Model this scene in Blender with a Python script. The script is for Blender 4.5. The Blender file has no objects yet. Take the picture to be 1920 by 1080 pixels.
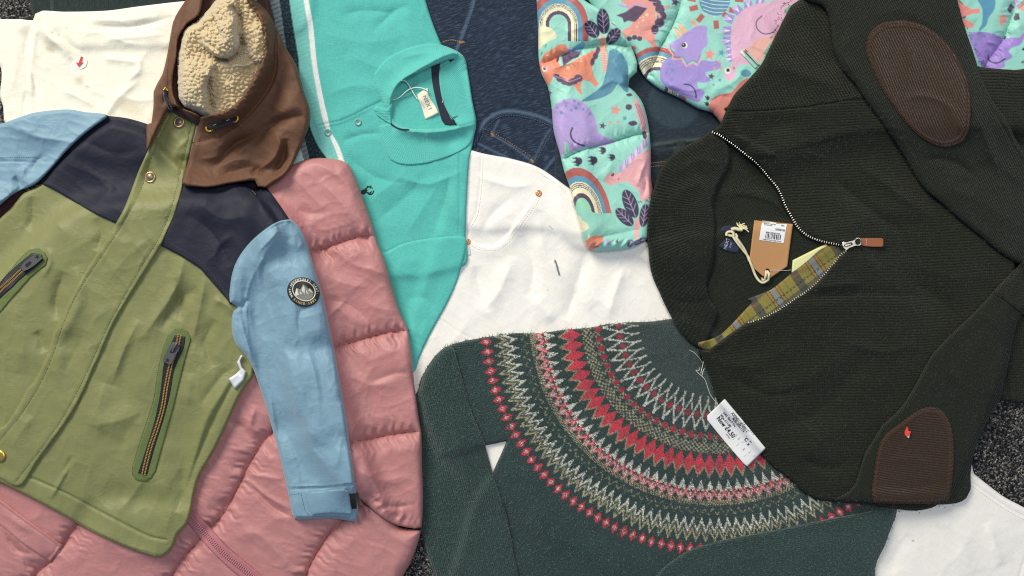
import bpy, math, random
import numpy as np
from mathutils import Matrix, Vector

# ---------------------------------------------------------------- camera, light, exposure
SC = bpy.context.scene
S = 0.0007            # metres per unit of the plan the clothes are laid out on
CAMH = 1.25           # camera height above the floor
cam = bpy.data.cameras.new('camera')
cam_o = bpy.data.objects.new('camera', cam)
SC.collection.objects.link(cam_o)
cam_o.location = (0, 0, CAMH)
cam.sensor_width = 36
cam.lens = 36 * CAMH / (1920 * S)
cam.clip_start = 0.01
cam.clip_end = 50
SC.camera = cam_o

world = bpy.data.worlds.new('World')
SC.world = world
world.use_nodes = True
bg = world.node_tree.nodes['Background']
bg.inputs[0].default_value = (0.46, 0.66, 1.0, 1)
bg.inputs[1].default_value = 0.38

def area(name, loc, target, size, power, col):
    l = bpy.data.lights.new(name, 'AREA')
    l.shape = 'RECTANGLE'; l.size = size[0]; l.size_y = size[1]
    l.energy = power; l.color = col
    o = bpy.data.objects.new(name, l)
    SC.collection.objects.link(o)
    o.location = loc
    d = Vector(target) - Vector(loc)
    o.rotation_euler = d.to_track_quat('-Z', 'Y').to_euler()
    return o
area('window_light', (-2.2, 3.1, 2.7), (0.1, 0, 0), (2.3, 1.6), 262, (1.0, 0.94, 0.82))
area('ceiling_light', (0.5, 0.5, 2.3), (0, 0, 0), (1.2, 0.3), 20, (1.0, 0.93, 0.80))

SC.view_settings.view_transform = 'Standard'
SC.view_settings.look = 'None'
SC.view_settings.exposure = 0
SC.view_settings.gamma = 1
SC.view_settings.use_curve_mapping = False
SC.render.engine = 'CYCLES'
SC.cycles.max_bounces = 6
SC.cycles.use_denoising = False
SC.cycles.pixel_filter_type = 'BLACKMAN_HARRIS'
SC.cycles.filter_width = 1.15

# ---------------------------------------------------------------- colour
KA = 0.80
def lin(h, k=KA):
    if isinstance(h, str):
        h = h.lstrip('#'); c = [int(h[i:i+2], 16) / 255 for i in (0, 2, 4)]
    else: c = [x / 255 for x in h]
    return tuple(min(.95, k * (x / 12.92 if x <= .04045 else ((x + .055) / 1.055) ** 2.4)) for x in c)

# ---------------------------------------------------------------- noise in numpy
_rt = np.random.RandomState(7).rand(4, 256, 256)
def vnoise(x, y, seed=0):
    t = _rt[seed % 4]
    x = x + 37.3 * seed; y = y + 17.7 * seed
    xi = np.floor(x).astype(int); yi = np.floor(y).astype(int)
    fx = x - xi; fy = y - yi
    fx = fx * fx * fx * (fx * (fx * 6 - 15) + 10); fy = fy * fy * fy * (fy * (fy * 6 - 15) + 10)
    a = t[xi & 255, yi & 255]; b = t[(xi + 1) & 255, yi & 255]
    c = t[xi & 255, (yi + 1) & 255]; d = t[(xi + 1) & 255, (yi + 1) & 255]
    return (a * (1 - fx) + b * fx) * (1 - fy) + (c * (1 - fx) + d * fx) * fy
def fbm(x, y, seed=0, oct=3):
    s = 0; a = .5
    for i in range(oct):
        s = s + a * (vnoise(x, y, seed + i) - .5); x = x * 2.03; y = y * 2.03; a *= .5
    return s
def worley(x, y, seed=0, k=2):
    xi = np.floor(x).astype(int); yi = np.floor(y).astype(int)
    f1 = np.full(x.shape, 9.); f2 = np.full(x.shape, 9.)
    ta = _rt[seed % 4]; tb = _rt[(seed + 1) % 4]
    for dx in (-1, 0, 1):
        for dy in (-1, 0, 1):
            cx = xi + dx; cy = yi + dy
            px = cx + ta[(cx + 31 * seed) & 255, cy & 255]; py = cy + tb[(cx + 31 * seed) & 255, cy & 255]
            d = np.hypot(px - x, py - y)
            f2 = np.minimum(f2, np.maximum(f1, d)); f1 = np.minimum(f1, d)
    return f1, f2
def crumple(x, y, sc, ang=0, an=1.0, seed=0):
    """sharp random creases, like pressed nylon"""
    a = math.radians(ang)
    u = (x * math.cos(a) + y * math.sin(a)) / (sc * an); v = (-x * math.sin(a) + y * math.cos(a)) / sc
    u = u + 1.2 * fbm(x / sc / 2.2, y / sc / 2.2, seed, 2); v = v + 1.2 * fbm(x / sc / 2.2, y / sc / 2.2, seed + 2, 2)
    r = 1 - np.abs(2 * vnoise(u, v, seed) - 1)
    r2 = 1 - np.abs(2 * vnoise(u * 2.1, v * 2.1, seed + 1) - 1)
    return (r ** 2 - .4) * .7 + (r2 ** 2 - .4) * .25

# ---------------------------------------------------------------- outlines
def cr(pts, step=9, closed=True):
    """smooth curve through pts; a third element 1 marks a sharp corner"""
    n = len(pts)
    P = [np.array(p[:2], float) for p in pts]; K = [len(p) > 2 for p in pts]
    out = []
    for i in range(n if closed else n - 1):
        p1 = P[i]; p2 = P[(i + 1) % n]
        p0 = P[i - 1] if (closed or i > 0) else p1
        p3 = P[(i + 2) % n] if (closed or i + 2 < n) else p2
        if K[i]: p0 = p1
        if K[(i + 1) % n]: p3 = p2
        L = np.linalg.norm(p2 - p1)
        if L < 1e-6: continue
        m1 = (p2 - p0) * .5; m2 = (p3 - p1) * .5
        for m in (m1, m2):
            l = np.linalg.norm(m)
            if l > L: m *= L / l
        k = max(1, int(L / step))
        for j in range(k):
            t = j / k
            out.append((2*t**3-3*t*t+1)*p1 + (t**3-2*t*t+t)*m1 + (-2*t**3+3*t*t)*p2 + (t**3-t*t)*m2)
    if not closed: out.append(P[-1])
    return np.array(out)
def Z(x0, y0, s, *pts):
    """points read at another scale: origin and scale of that reading"""
    return [(x0 + p[0] / s, y0 + p[1] / s) + tuple(p[2:]) for p in pts]

class Grid:
    def __init__(g, x0, y0, x1, y1, c):
        g.c = c; g.x = np.arange(x0, x1 + c, c, dtype=float); g.y = np.arange(y0, y1 + c, c, dtype=float)
        g.X, g.Y = np.meshgrid(g.x, g.y); g.shape = g.X.shape
    def rng(g, ax, a, b):
        v = g.x if ax == 0 else g.y
        i0 = max(0, int((a - v[0]) / g.c)); i1 = min(len(v), int((b - v[0]) / g.c) + 2)
        return (i0, i1)
    def dist(g, line, R, closed=False):
        """distance, arc length, side to a polyline, limited to R"""
        D = np.full(g.shape, float(R)); T = np.zeros(g.shape); SD = np.ones(g.shape)
        QX = g.X.copy(); QY = g.Y.copy()
        n = len(line); acc = 0
        for i in range(n if closed else n - 1):
            a = line[i]; b = line[(i + 1) % n]; ab = b - a; L = math.hypot(*ab)
            if L < 1e-9: continue
            x0, x1 = g.rng(0, min(a[0], b[0]) - R, max(a[0], b[0]) + R)
            y0, y1 = g.rng(1, min(a[1], b[1]) - R, max(a[1], b[1]) + R)
            if x1 > x0 and y1 > y0:
                sl = (slice(y0, y1), slice(x0, x1))
                X = g.X[sl] - a[0]; Y = g.Y[sl] - a[1]
                t = np.clip((X * ab[0] + Y * ab[1]) / L / L, 0, 1)
                dx = X - t * ab[0]; dy = Y - t * ab[1]
                d = np.hypot(dx, dy); m = d < D[sl]
                D[sl] = np.where(m, d, D[sl]); T[sl] = np.where(m, acc + t * L, T[sl])
                SD[sl] = np.where(m, np.sign(ab[0] * Y - ab[1] * X + 1e-12), SD[sl])
                QX[sl] = np.where(m, a[0] + t * ab[0], QX[sl]); QY[sl] = np.where(m, a[1] + t * ab[1], QY[sl])
            acc += L
        return D, T, SD, QX, QY, acc
    def inside(g, loops):
        I = np.zeros(g.shape, bool)
        for line in loops:
            n = len(line)
            for i in range(n):
                a = line[i]; b = line[(i + 1) % n]
                if a[1] == b[1]: continue
                lo, hi = (a, b) if a[1] < b[1] else (b, a)
                y0, y1 = g.rng(1, lo[1] - g.c, hi[1] + g.c)
                for j in range(y0, y1):
                    y = g.y[j] + 1e-4
                    if lo[1] <= y < hi[1]:
                        xi = lo[0] + (hi[0] - lo[0]) * (y - lo[1]) / (hi[1] - lo[1])
                        k = int(math.ceil((xi - g.x[0]) / g.c))
                        if k > 0: I[j, :min(k, len(g.x))] ^= True
        return I

# the pile so far: height of its top surface, in plan units
GR = Grid(-90, -90, 2010, 1170, 3)
H = np.zeros(GR.shape)
def box(a, r, ax):
    if r < 1: return a
    p = [(0, 0), (0, 0)]; p[ax] = (r + 1, r)
    q = np.cumsum(np.pad(a, p, mode='edge'), axis=ax)
    n = a.shape[ax]
    if ax == 0: return (q[2 * r + 1:2 * r + 1 + n] - q[:n]) / (2 * r + 1)
    return (q[:, 2 * r + 1:2 * r + 1 + n] - q[:, :n]) / (2 * r + 1)
def gauss(a, s):
    r = int(round(s / GR.c * .9))
    for _ in range(3): a = box(box(a, r, 0), r, 1)
    return a
def samp(A, x, y):
    fx = np.clip((np.asarray(x, float) - GR.x[0]) / GR.c, 0, A.shape[1] - 1.001)
    fy = np.clip((np.asarray(y, float) - GR.y[0]) / GR.c, 0, A.shape[0] - 1.001)
    i = fx.astype(int); j = fy.astype(int); fx = fx - i; fy = fy - j
    return (A[j, i] * (1 - fx) + A[j, i + 1] * fx) * (1 - fy) + (A[j + 1, i] * (1 - fx) + A[j + 1, i + 1] * fx) * fy
def W(x, y, z):
    """plan position and height -> world metres, at the place where the thing stands"""
    z = np.asarray(z, float) * S
    k = (1 - z / CAMH) * S
    return np.stack([(np.asarray(x) - 960) * k, (540 - np.asarray(y)) * k, z], -1)

# ---------------------------------------------------------------- objects
def thing(name, label, cat, x=960, y=540, group=None):
    o = bpy.data.objects.new(name, None); SC.collection.objects.link(o)
    o.location = ((x - 960) * S, (540 - y) * S, 0)
    o.empty_display_size = .02
    o['label'] = label; o['category'] = cat
    if group: o['group'] = group
    return o
def link(o, parent, loc=None):
    SC.collection.objects.link(o)
    if parent is not None:
        o.parent = parent
        if parent.type == 'EMPTY': o.matrix_parent_inverse = Matrix.Translation(-Vector(parent.location))
    return o
def mesh_obj(name, verts, faces, mat, parent=None, smooth=True, colors=None, uvs=None):
    me = bpy.data.meshes.new(name)
    verts = np.asarray(verts, float)
    if isinstance(faces, np.ndarray):
        nf, k = faces.shape
        me.vertices.add(len(verts)); me.vertices.foreach_set('co', verts.ravel())
        me.loops.add(nf * k); me.loops.foreach_set('vertex_index', faces.ravel().astype(np.int32))
        me.polygons.add(nf); me.polygons.foreach_set('loop_start', np.arange(0, nf * k, k, dtype=np.int32))
        me.polygons.foreach_set('loop_total', np.full(nf, k, dtype=np.int32))
        me.update(calc_edges=True)
    else:
        me.from_pydata([tuple(v) for v in verts], [], faces)
    if smooth: me.polygons.foreach_set('use_smooth', np.ones(len(me.polygons), bool))
    if colors is not None:
        ca = me.color_attributes.new('Col', 'FLOAT_COLOR', 'POINT')
        ca.data.foreach_set('color', np.concatenate([colors, np.ones((len(colors), 1))], 1).astype(np.float32).ravel())
    if uvs is not None:
        ul = me.uv_layers.new(name='UVMap')
        vi = np.zeros(len(me.loops), np.int32); me.loops.foreach_get('vertex_index', vi)
        ul.data.foreach_set('uv', uvs[vi].astype(np.float32).ravel())
    me.materials.append(mat)
    me.validate()
    o = bpy.data.objects.new(name, me)
    return link(o, parent)

def taper(t, L, k=.25):
    return np.clip(np.minimum(t, L - t) / (k * L + 1e-6), 0, 1) ** .7
def features(g, folds, quilt):
    F = np.zeros(g.shape)
    for f in folds:
        kind, pts, w, h = f[:4]
        line = cr(pts, 10, False)
        R = w * 3.2 if kind != 's' else f[4] * 2.6
        D, T, SD, _, _, L = g.dist(line, R)
        tp = taper(T, L) if len(f) < 6 else 1.0
        if kind == 'r':      # ridge (h>0) or valley (h<0)
            D = np.where(D < R, np.abs(D + w * .5 * fbm(g.X / 22, g.Y / 22, 1)), D)
            F += h * 1.1 * (.5 * np.exp(-(D / w) ** 2) + .5 * np.exp(-D / (w * .55))) * np.where(D < R, 1, 0) * tp
        elif kind == 'g':    # stitched groove, sharp bottom
            F += h * np.exp(-D / w) * np.where(D < R, 1, 0)
        elif kind == 's':    # one side stands up over the other (side +), fades over f[4]
            Ls = f[4]
            up = h * np.exp(-(D / Ls) ** 2) * np.clip(.5 + .5 * SD * D / w, 0, 1) * np.where(D < R, 1, 0) * tp
            F += up
    if quilt:
        lines, w, h, gath = quilt
        fac = np.ones(g.shape)
        for k, pts in enumerate(lines):
            line = cr(pts, 10, False)
            D, T, SD, _, _, L = g.dist(line, w * 3)
            q = np.clip(D / w, 0, 1)
            fac = np.minimum(fac, np.sqrt(1 - (1 - q) ** 2) * .93 + .07 * np.clip(D / 3, 0, 1))
            if gath:
                tt = T + SD * 900 + 3 * np.sin(D * .2)
                n = vnoise(tt / 5.5, D / 40 + k * 9, 1) - .5 + .8 * (vnoise(tt / 13, D / 60 + k * 5, 2) - .5)
                F += gath * n * np.exp(-D / (w * .42)) * np.where(D < w * 3, 1, 0) * np.clip(D / 4, .25, 1)
        F += h * (fac - 1)
    return F

def piece(name, loops, mat, parent=None, th=4, edge=6, cell=3, drape=6, folds=(), quilt=None, crump=None,
          extra=None, color=None, uv=0, warp=0, jit=0, lift=0, step=9, emin=.3, puffc=0, keep=True, closed_z=2.0):
    global H
    if not isinstance(loops[0], list): loops = [loops]
    L = [cr(l, step) for l in loops]
    if jit:
        L = [l + jit * np.stack([vnoise(np.arange(len(l)) * .9, l[:, 1] * 0 + 3, 1) - .5, vnoise(np.arange(len(l)) * .9, l[:, 1] * 0 + 8, 2) - .5], -1) * 2 for l in L]
    base = gauss(H, 2.5)
    if drape: base = gauss(np.maximum(gauss(H, drape), H), max(3, drape * .45))
    base = np.maximum(base, H - 1.5)
    allp = np.concatenate(L); R = max(edge, 3) + 10
    def ev(g):
        D = np.full(g.shape, float(R)); QX = g.X.copy(); QY = g.Y.copy()
        for l in L:
            d, _, _, qx, qy, _ = g.dist(l, R, True)
            m = d < D; D = np.where(m, d, D); QX = np.where(m, qx, QX); QY = np.where(m, qy, QY)
        I = g.inside(L)
        F = features(g, folds, quilt) if (folds or quilt) else np.zeros(g.shape)
        if crump:
            for c in (crump if isinstance(crump, list) else [crump]):
                F = F + c[0] * crumple(g.X, g.Y, c[1], c[2], c[3], c[4])
        if extra is not None: F = F + extra(g.X, g.Y)
        return D, I, F, QX, QY
    def prof(D):
        t = np.clip(D / edge, 0, 1); return emin + (1 - emin) * np.sqrt(np.maximum(0, 1 - (1 - t) ** 2))
    x0, y0 = allp.min(0) - 6; x1, y1 = allp.max(0) + 6
    # raster update
    D, I, F, _, _ = ev(GR) if (x1 - x0) * (y1 - y0) > 4e5 else (None,) * 5
    if D is None:
        i0, i1 = GR.rng(0, x0, x1); j0, j1 = GR.rng(1, y0, y1)
        g2 = Grid(0, 0, 1, 1, 3); g2.x = GR.x[i0:i1]; g2.y = GR.y[j0:j1]; g2.X, g2.Y = np.meshgrid(g2.x, g2.y); g2.shape = g2.X.shape
        D, I, F, _, _ = ev(g2); sl = (slice(j0, j1), slice(i0, i1))
    else: sl = (slice(None), slice(None))
    zt = base[sl] + lift + th * prof(D) + F * np.clip(D / max(edge * .6, 2), 0, 1)
    Hn = H.copy(); Hn[sl] = np.where(I, np.maximum(zt, H[sl] + .4), H[sl])
    Hold = H
    # mesh
    g = Grid(x0, y0, x1, y1, cell)
    D, I, F, QX, QY = ev(g)
    inn = I & (D > .35 * cell)
    ny, nx = g.shape
    c = inn[:-1, :-1] | inn[1:, :-1] | inn[:-1, 1:] | inn[1:, 1:]
    # a cell's outer corners must be close to the border
    near = inn | (D < cell * 2.2)
    c &= near[:-1, :-1] & near[1:, :-1] & near[:-1, 1:] & near[1:, 1:]
    idx = np.arange(ny * nx).reshape(ny, nx)
    q = np.stack([idx[:-1, :-1][c], idx[1:, :-1][c], idx[1:, 1:][c], idx[:-1, 1:][c]], -1)
    used = np.unique(q)
    remap = np.full(ny * nx, -1); remap[used] = np.arange(len(used))
    q = remap[q]
    border = ~inn.ravel()[used]
    X = np.where(border, QX.ravel()[used], g.X.ravel()[used]); Y = np.where(border, QY.ravel()[used], g.Y.ravel()[used])
    d = np.where(border, 0, D.ravel()[used]); F = F.ravel()[used]
    z = samp(base, X, Y) + lift + th * prof(d) + F * np.clip(d / max(edge * .6, 2), 0, 1)
    z = np.maximum(z, samp(Hold, X, Y) + .35)
    V = W(X, Y, z)
    # hem: border edges drop to what lies below, so the cloth has a real thickness
    e = np.concatenate([q[:, [0, 1]], q[:, [1, 2]], q[:, [2, 3]], q[:, [3, 0]]])
    key = np.sort(e, 1); ks = key[:, 0] * (len(used) + 1) + key[:, 1]
    u, inv, cnt = np.unique(ks, return_inverse=True, return_counts=True)
    be = e[(cnt[inv] == 1) & (key[:, 0] != key[:, 1])]
    bv = np.unique(be); bm = np.full(len(used), -1); bm[bv] = len(used) + np.arange(len(bv))
    zb = np.minimum(samp(Hold, X[bv], Y[bv]) - .3, z[bv] - .3)
    zb = np.maximum(zb, z[bv] - closed_z * 4 - 4)
    Vb = W(X[bv], Y[bv], zb)
    qs = np.stack([be[:, 1], be[:, 0], bm[be[:, 0]], bm[be[:, 1]]], -1)
    V = np.concatenate([V, Vb]); q = np.concatenate([q, qs])
    X = np.concatenate([X, X[bv]]); Y = np.concatenate([Y, Y[bv]])
    if callable(uv): UV = np.stack(uv(X, Y), -1)
    else:
        a = math.radians(uv); wx = warp * fbm(X / 90, Y / 90, 3); wy = warp * fbm(X / 90, Y / 90, 1)
        UV = np.stack([(X + wx) * math.cos(a) + (Y + wy) * math.sin(a), -(X + wx) * math.sin(a) + (Y + wy) * math.cos(a)], -1)
    C = color(X, Y) if color is not None else None
    o = mesh_obj(name, V, q[:, ::1], mat, parent, True, C, UV)
    H = Hn
    return o

def tube(name, pts, r, mat, parent=None, dz=0, seg=6, closed=False, step=3, absz=False, smoothz=True, rr=None):
    """round cord lying on the pile; pts (x, y[, extra height])"""
    P2 = cr([p[:2] for p in pts], step, closed)
    n = len(P2)
    ez = np.zeros(n)
    if len(pts[0]) > 2:
        P3 = np.array([p[:2] for p in pts], float); zz = np.array([p[2] for p in pts], float)
        for i in range(n):
            dd = np.hypot(*(P3 - P2[i]).T); w = 1 / (dd ** 2 + 1); ez[i] = (w * zz).sum() / w.sum()
    z = samp(H, P2[:, 0], P2[:, 1]) + r + dz + ez
    if smoothz and n > 5:
        for _ in range(3):
            z = np.maximum(z, np.convolve(np.pad(z, 1, mode='edge'), [.25, .5, .25], 'valid'))
    V = []; F = []
    C = np.concatenate([P2, z[:, None]], 1)
    for i in range(n):
        t = C[min(i + 1, n - 1)] - C[max(i - 1, 0)] if not closed else C[(i + 1) % n] - C[i - 1]
        t /= np.linalg.norm(t) + 1e-9
        a = np.cross(t, [0, 0, 1]); a /= np.linalg.norm(a) + 1e-9; b = np.cross(a, t)
        ri = r if rr is None else rr(i / max(1, n - 1)) * r
        for k in range(seg):
            th = 2 * math.pi * k / seg
            V.append(C[i] + ri * (math.cos(th) * a + math.sin(th) * b))
    m = n if closed else n - 1
    for i in range(m):
        for k in range(seg):
            j = (i + 1) % n
            F.append((i * seg + k, i * seg + (k + 1) % seg, j * seg + (k + 1) % seg, j * seg + k))
    if not closed:
        F.append(tuple(range(seg))); F.append(tuple((n - 1) * seg + k for k in reversed(range(seg))))
    V = np.array(V)
    return mesh_obj(name, W(V[:, 0], V[:, 1], V[:, 2]), F, mat, parent)

def boxes(name, items, mat, parent=None, dz=0, smooth=False):
    """many small blocks as one mesh: (x, y, angle, length, width, height)"""
    V = []; F = []
    for (x, y, a, l, w, h) in items:
        z0 = float(samp(H, x, y)) + dz
        ca, sa = math.cos(a), math.sin(a); b = len(V)
        for zz, k in ((z0 - .6, 1.0), (z0 + h * .6, 1.0), (z0 + h, .6)):
            for sx, sy in ((-1, -1), (1, -1), (1, 1), (-1, 1)):
                lx = sx * l / 2 * (k if zz > z0 + h * .9 else 1); ly = sy * w / 2 * k
                V.append((x + lx * ca - ly * sa, y + lx * sa + ly * ca, zz))
        for r in (0, 4):
            for k in range(4):
                k2 = (k + 1) % 4; F.append((b + r + k, b + r + 4 + k, b + r + 4 + k2, b + r + k2))
        F.append((b + 11, b + 10, b + 9, b + 8))
    V = np.array(V)
    return mesh_obj(name, W(V[:, 0], V[:, 1], V[:, 2]), F, mat, parent, smooth)
def along(pts, sp, off=0, jit=0):
    line = cr(pts, 4, False); out = []; acc = 0; nxt = 0; rnd = random.Random(5)
    for a, b in zip(line[:-1], line[1:]):
        L = math.hypot(*(b - a)); ang = math.atan2(b[1] - a[1], b[0] - a[0])
        while nxt <= acc + L:
            t = (nxt - acc) / L; p = a + (b - a) * t
            out.append((p[0] - math.sin(ang) * off, p[1] + math.cos(ang) * off, ang + jit * (rnd.random() - .5))); nxt += sp * (1 + jit * (rnd.random() - .5))
        acc += L
    return out
def stitches(pts, mat, parent, sp=5, l=3.2, w=1.1, off=0, name='stitching', h=.5, dz=.1):
    return boxes(name, [(x, y, a, l, w, h) for x, y, a in along(pts, sp, off, .1)], mat, parent, dz, True)
def teeth(pts, mat, parent, sp=3.2, l=1.7, w=6, off=0, h=2.0, name='zip_teeth', dz=0):
    return boxes(name, [(x, y, a, l, w, h) for x, y, a in along(pts, sp, off)], mat, parent, dz)

def text(s, x, y, ang, size, mat, parent, name='lettering', dz=.25, bold=0, mirror=False, arc=None, sx=1.0, spacing=1.0):
    cu = bpy.data.curves.new(name, 'FONT'); cu.body = s; cu.size = 1; cu.align_x = 'CENTER'; cu.align_y = 'CENTER'
    cu.offset = bold; cu.resolution_u = 3; cu.space_character = spacing; cu.extrude = .02
    o = bpy.data.objects.new(name, cu); SC.collection.objects.link(o)
    bpy.context.view_layer.update()
    me = bpy.data.meshes.new_from_object(o.evaluated_get(bpy.context.evaluated_depsgraph_get()))
    bpy.data.objects.remove(o); bpy.data.curves.remove(cu)
    n = len(me.vertices); co = np.zeros(n * 3); me.vertices.foreach_get('co', co); co = co.reshape(-1, 3)
    lx = co[:, 0] * size * sx; ly = -co[:, 1] * size
    if mirror: lx = -lx
    if arc is None:
        a = math.radians(ang); X = x + lx * math.cos(a) - ly * math.sin(a); Y = y + lx * math.sin(a) + ly * math.cos(a)
    else:                                 # arc = (radius, start angle, flip, squash, rotation)
        R, a0, fl, sq, ro = arc
        if fl > 0: th = math.radians(a0) + lx / R; rr = R - ly
        else: th = math.radians(a0) - lx / R; rr = R + ly
        ex = rr * np.cos(th); ey = rr * np.sin(th) * sq; ro = math.radians(ro)
        X = x + ex * math.cos(ro) - ey * math.sin(ro); Y = y + ex * math.sin(ro) + ey * math.cos(ro)
    z = samp(H, X, Y) + dz + (co[:, 2] + .02) * 8
    me.vertices.foreach_set('co', W(X, Y, z).ravel()); me.materials.clear(); me.materials.append(mat); me.update()
    ob = bpy.data.objects.new(name, me)
    return link(ob, parent)

def disc(name, x, y, r, mat, parent=None, prof=((1, 0), (1, 1.4), (.85, 2), (.6, 2), (.5, 1.5), (0, 1.5)), sq=1, rot=0, n=28, dz=0, tilt=(0, 0)):
    """turned button or stud: profile of (radius share, height)"""
    z0 = float(samp(H, x, y)) + dz; V = []; F = []
    for (k, h) in prof:
        for i in range(n):
            t = 2 * math.pi * i / n; ex = r * k * math.cos(t); ey = r * k * sq * math.sin(t)
            c, s = math.cos(math.radians(rot)), math.sin(math.radians(rot))
            X = ex * c - ey * s; Y = ex * s + ey * c
            V.append((x + X, y + Y, z0 + h + tilt[0] * X + tilt[1] * Y))
    for j in range(len(prof) - 1):
        for i in range(n):
            i2 = (i + 1) % n; F.append((j * n + i, (j + 1) * n + i, (j + 1) * n + i2, j * n + i2))
    V = np.array(V)
    return mesh_obj(name, W(V[:, 0], V[:, 1], V[:, 2]), F, mat, parent)

def slab(name, pts, h, mat, parent=None, dz=0, z0=None, hole=None, slope=(0, 0), bev=.6):
    """rigid flat plate of height h over an outline (small hardware)"""
    l = cr(pts, 2.0); n = len(l); c = l.mean(0)
    if z0 is None: z0 = float(samp(H, c[0], c[1]))
    z0 += dz
    V = []; F = []
    def ring(k, z):
        for p in l:
            q = c + (p - c) * k; V.append((q[0], q[1], z + slope[0] * (q[0] - c[0]) + slope[1] * (q[1] - c[1])))
    sc = 1 - bev / max(2., np.abs(l - c).max())
    ring(1, z0 - .5); ring(1, z0 + h - bev * .6); ring(sc, z0 + h)
    for j in range(2):
        for i in range(n):
            i2 = (i + 1) % n; F.append((j * n + i, (j + 1) * n + i, (j + 1) * n + i2, j * n + i2))
    F.append(tuple(2 * n + i for i in range(n)))
    V = np.array(V)
    return mesh_obj(name, W(V[:, 0], V[:, 1], V[:, 2]), F, mat, parent, False)

class Paint:
    """dye printed or knitted into a cloth, evaluated at its vertices"""
    def __init__(s, X, Y, base, aa=1.3):
        s.X, s.Y, s.aa = X, Y, aa; s.C = np.tile(np.array(lin(base) if not isinstance(base, tuple) else base), (len(X), 1))
    def mix(s, m, a, col):
        c = np.array(lin(col)); s.C[m] = s.C[m] * (1 - a[:, None]) + c * a[:, None]
    def poly(s, pts, col, smooth=True):
        l = cr(pts, 4) if smooth else np.array([p[:2] for p in pts], float)
        m = np.where((s.X > l[:, 0].min() - 2) & (s.X < l[:, 0].max() + 2) & (s.Y > l[:, 1].min() - 2) & (s.Y < l[:, 1].max() + 2))[0]
        if not len(m): return
        x, y = s.X[m], s.Y[m]; D = np.full(len(m), 99.); I = np.zeros(len(m), bool)
        for i in range(len(l)):
            a = l[i]; b = l[(i + 1) % len(l)]; ab = b - a; LL = ab @ ab + 1e-9
            t = np.clip(((x - a[0]) * ab[0] + (y - a[1]) * ab[1]) / LL, 0, 1)
            D = np.minimum(D, np.hypot(x - a[0] - t * ab[0], y - a[1] - t * ab[1]))
            if a[1] != b[1]:
                c = ((a[1] > y) != (b[1] > y)) & (x < (b[0] - a[0]) * (y - a[1]) / (b[1] - a[1]) + a[0]); I ^= c
        s.mix(m, np.clip(.5 + np.where(I, D, -D) / s.aa, 0, 1), col)
    def ell(s, cx, cy, rx, ry, rot, col):
        m = np.where((abs(s.X - cx) < max(rx, ry) + 2) & (abs(s.Y - cy) < max(rx, ry) + 2))[0]
        if not len(m): return
        a = math.radians(rot); x = s.X[m] - cx; y = s.Y[m] - cy
        u = x * math.cos(a) + y * math.sin(a); v = -x * math.sin(a) + y * math.cos(a)
        k = np.hypot(u / rx, v / ry); s.mix(m, np.clip(.5 + (1 - k) * min(rx, ry) / s.aa, 0, 1), col)
    def line(s, pts, w, col, dash=None, smooth=True):
        l = cr(pts, 3, False) if smooth else np.array(pts, float)
        m = np.where((s.X > l[:, 0].min() - w - 2) & (s.X < l[:, 0].max() + w + 2) & (s.Y > l[:, 1].min() - w - 2) & (s.Y < l[:, 1].max() + w + 2))[0]
        if not len(m): return
        x, y = s.X[m], s.Y[m]; D = np.full(len(m), 99.)
        for a, b in zip(l[:-1], l[1:]):
            ab = b - a; t = np.clip(((x - a[0]) * ab[0] + (y - a[1]) * ab[1]) / (ab @ ab + 1e-9), 0, 1)
            D = np.minimum(D, np.hypot(x - a[0] - t * ab[0], y - a[1] - t * ab[1]))
        s.mix(m, np.clip(.5 + (w / 2 - D) / s.aa, 0, 1), col)
    def star(s, cx, cy, r, col, rot=0, n=5, k=.45):
        s.poly([(cx + (r if i % 2 == 0 else r * k) * math.sin(math.pi * i / n + rot), cy - (r if i % 2 == 0 else r * k) * math.cos(math.pi * i / n + rot)) for i in range(2 * n)], col, False)

# ---------------------------------------------------------------- materials
def nt(name):
    m = bpy.data.materials.new(name); m.use_nodes = True
    t = m.node_tree; b = t.nodes['Principled BSDF']
    return m, t, b
def N(t, ty, **kw):
    n = t.nodes.new(ty)
    for k, v in kw.items(): setattr(n, k, v)
    return n
def M_(t, op, a, b=None, c=None):
    n = t.nodes.new('ShaderNodeMath'); n.operation = op
    for i, v in enumerate((a, b, c)):
        if v is None: continue
        if hasattr(v, 'links') or hasattr(v, 'is_output'): t.links.new(v, n.inputs[i])
        else: n.inputs[i].default_value = v
    return n.outputs[0]
def noise_node(t, vec, scale, detail=3, rough=.5):
    n = N(t, 'ShaderNodeTexNoise'); n.inputs['Scale'].default_value = scale; n.inputs['Detail'].default_value = detail
    n.inputs['Roughness'].default_value = rough
    if vec is not None: t.links.new(vec, n.inputs['Vector'])
    return n.outputs[0]
def stretch(t, uv, sx, sy):
    m = N(t, 'ShaderNodeMapping'); m.inputs['Scale'].default_value = (sx, sy, 1); t.links.new(uv, m.inputs[0]); return m.outputs[0]

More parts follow.
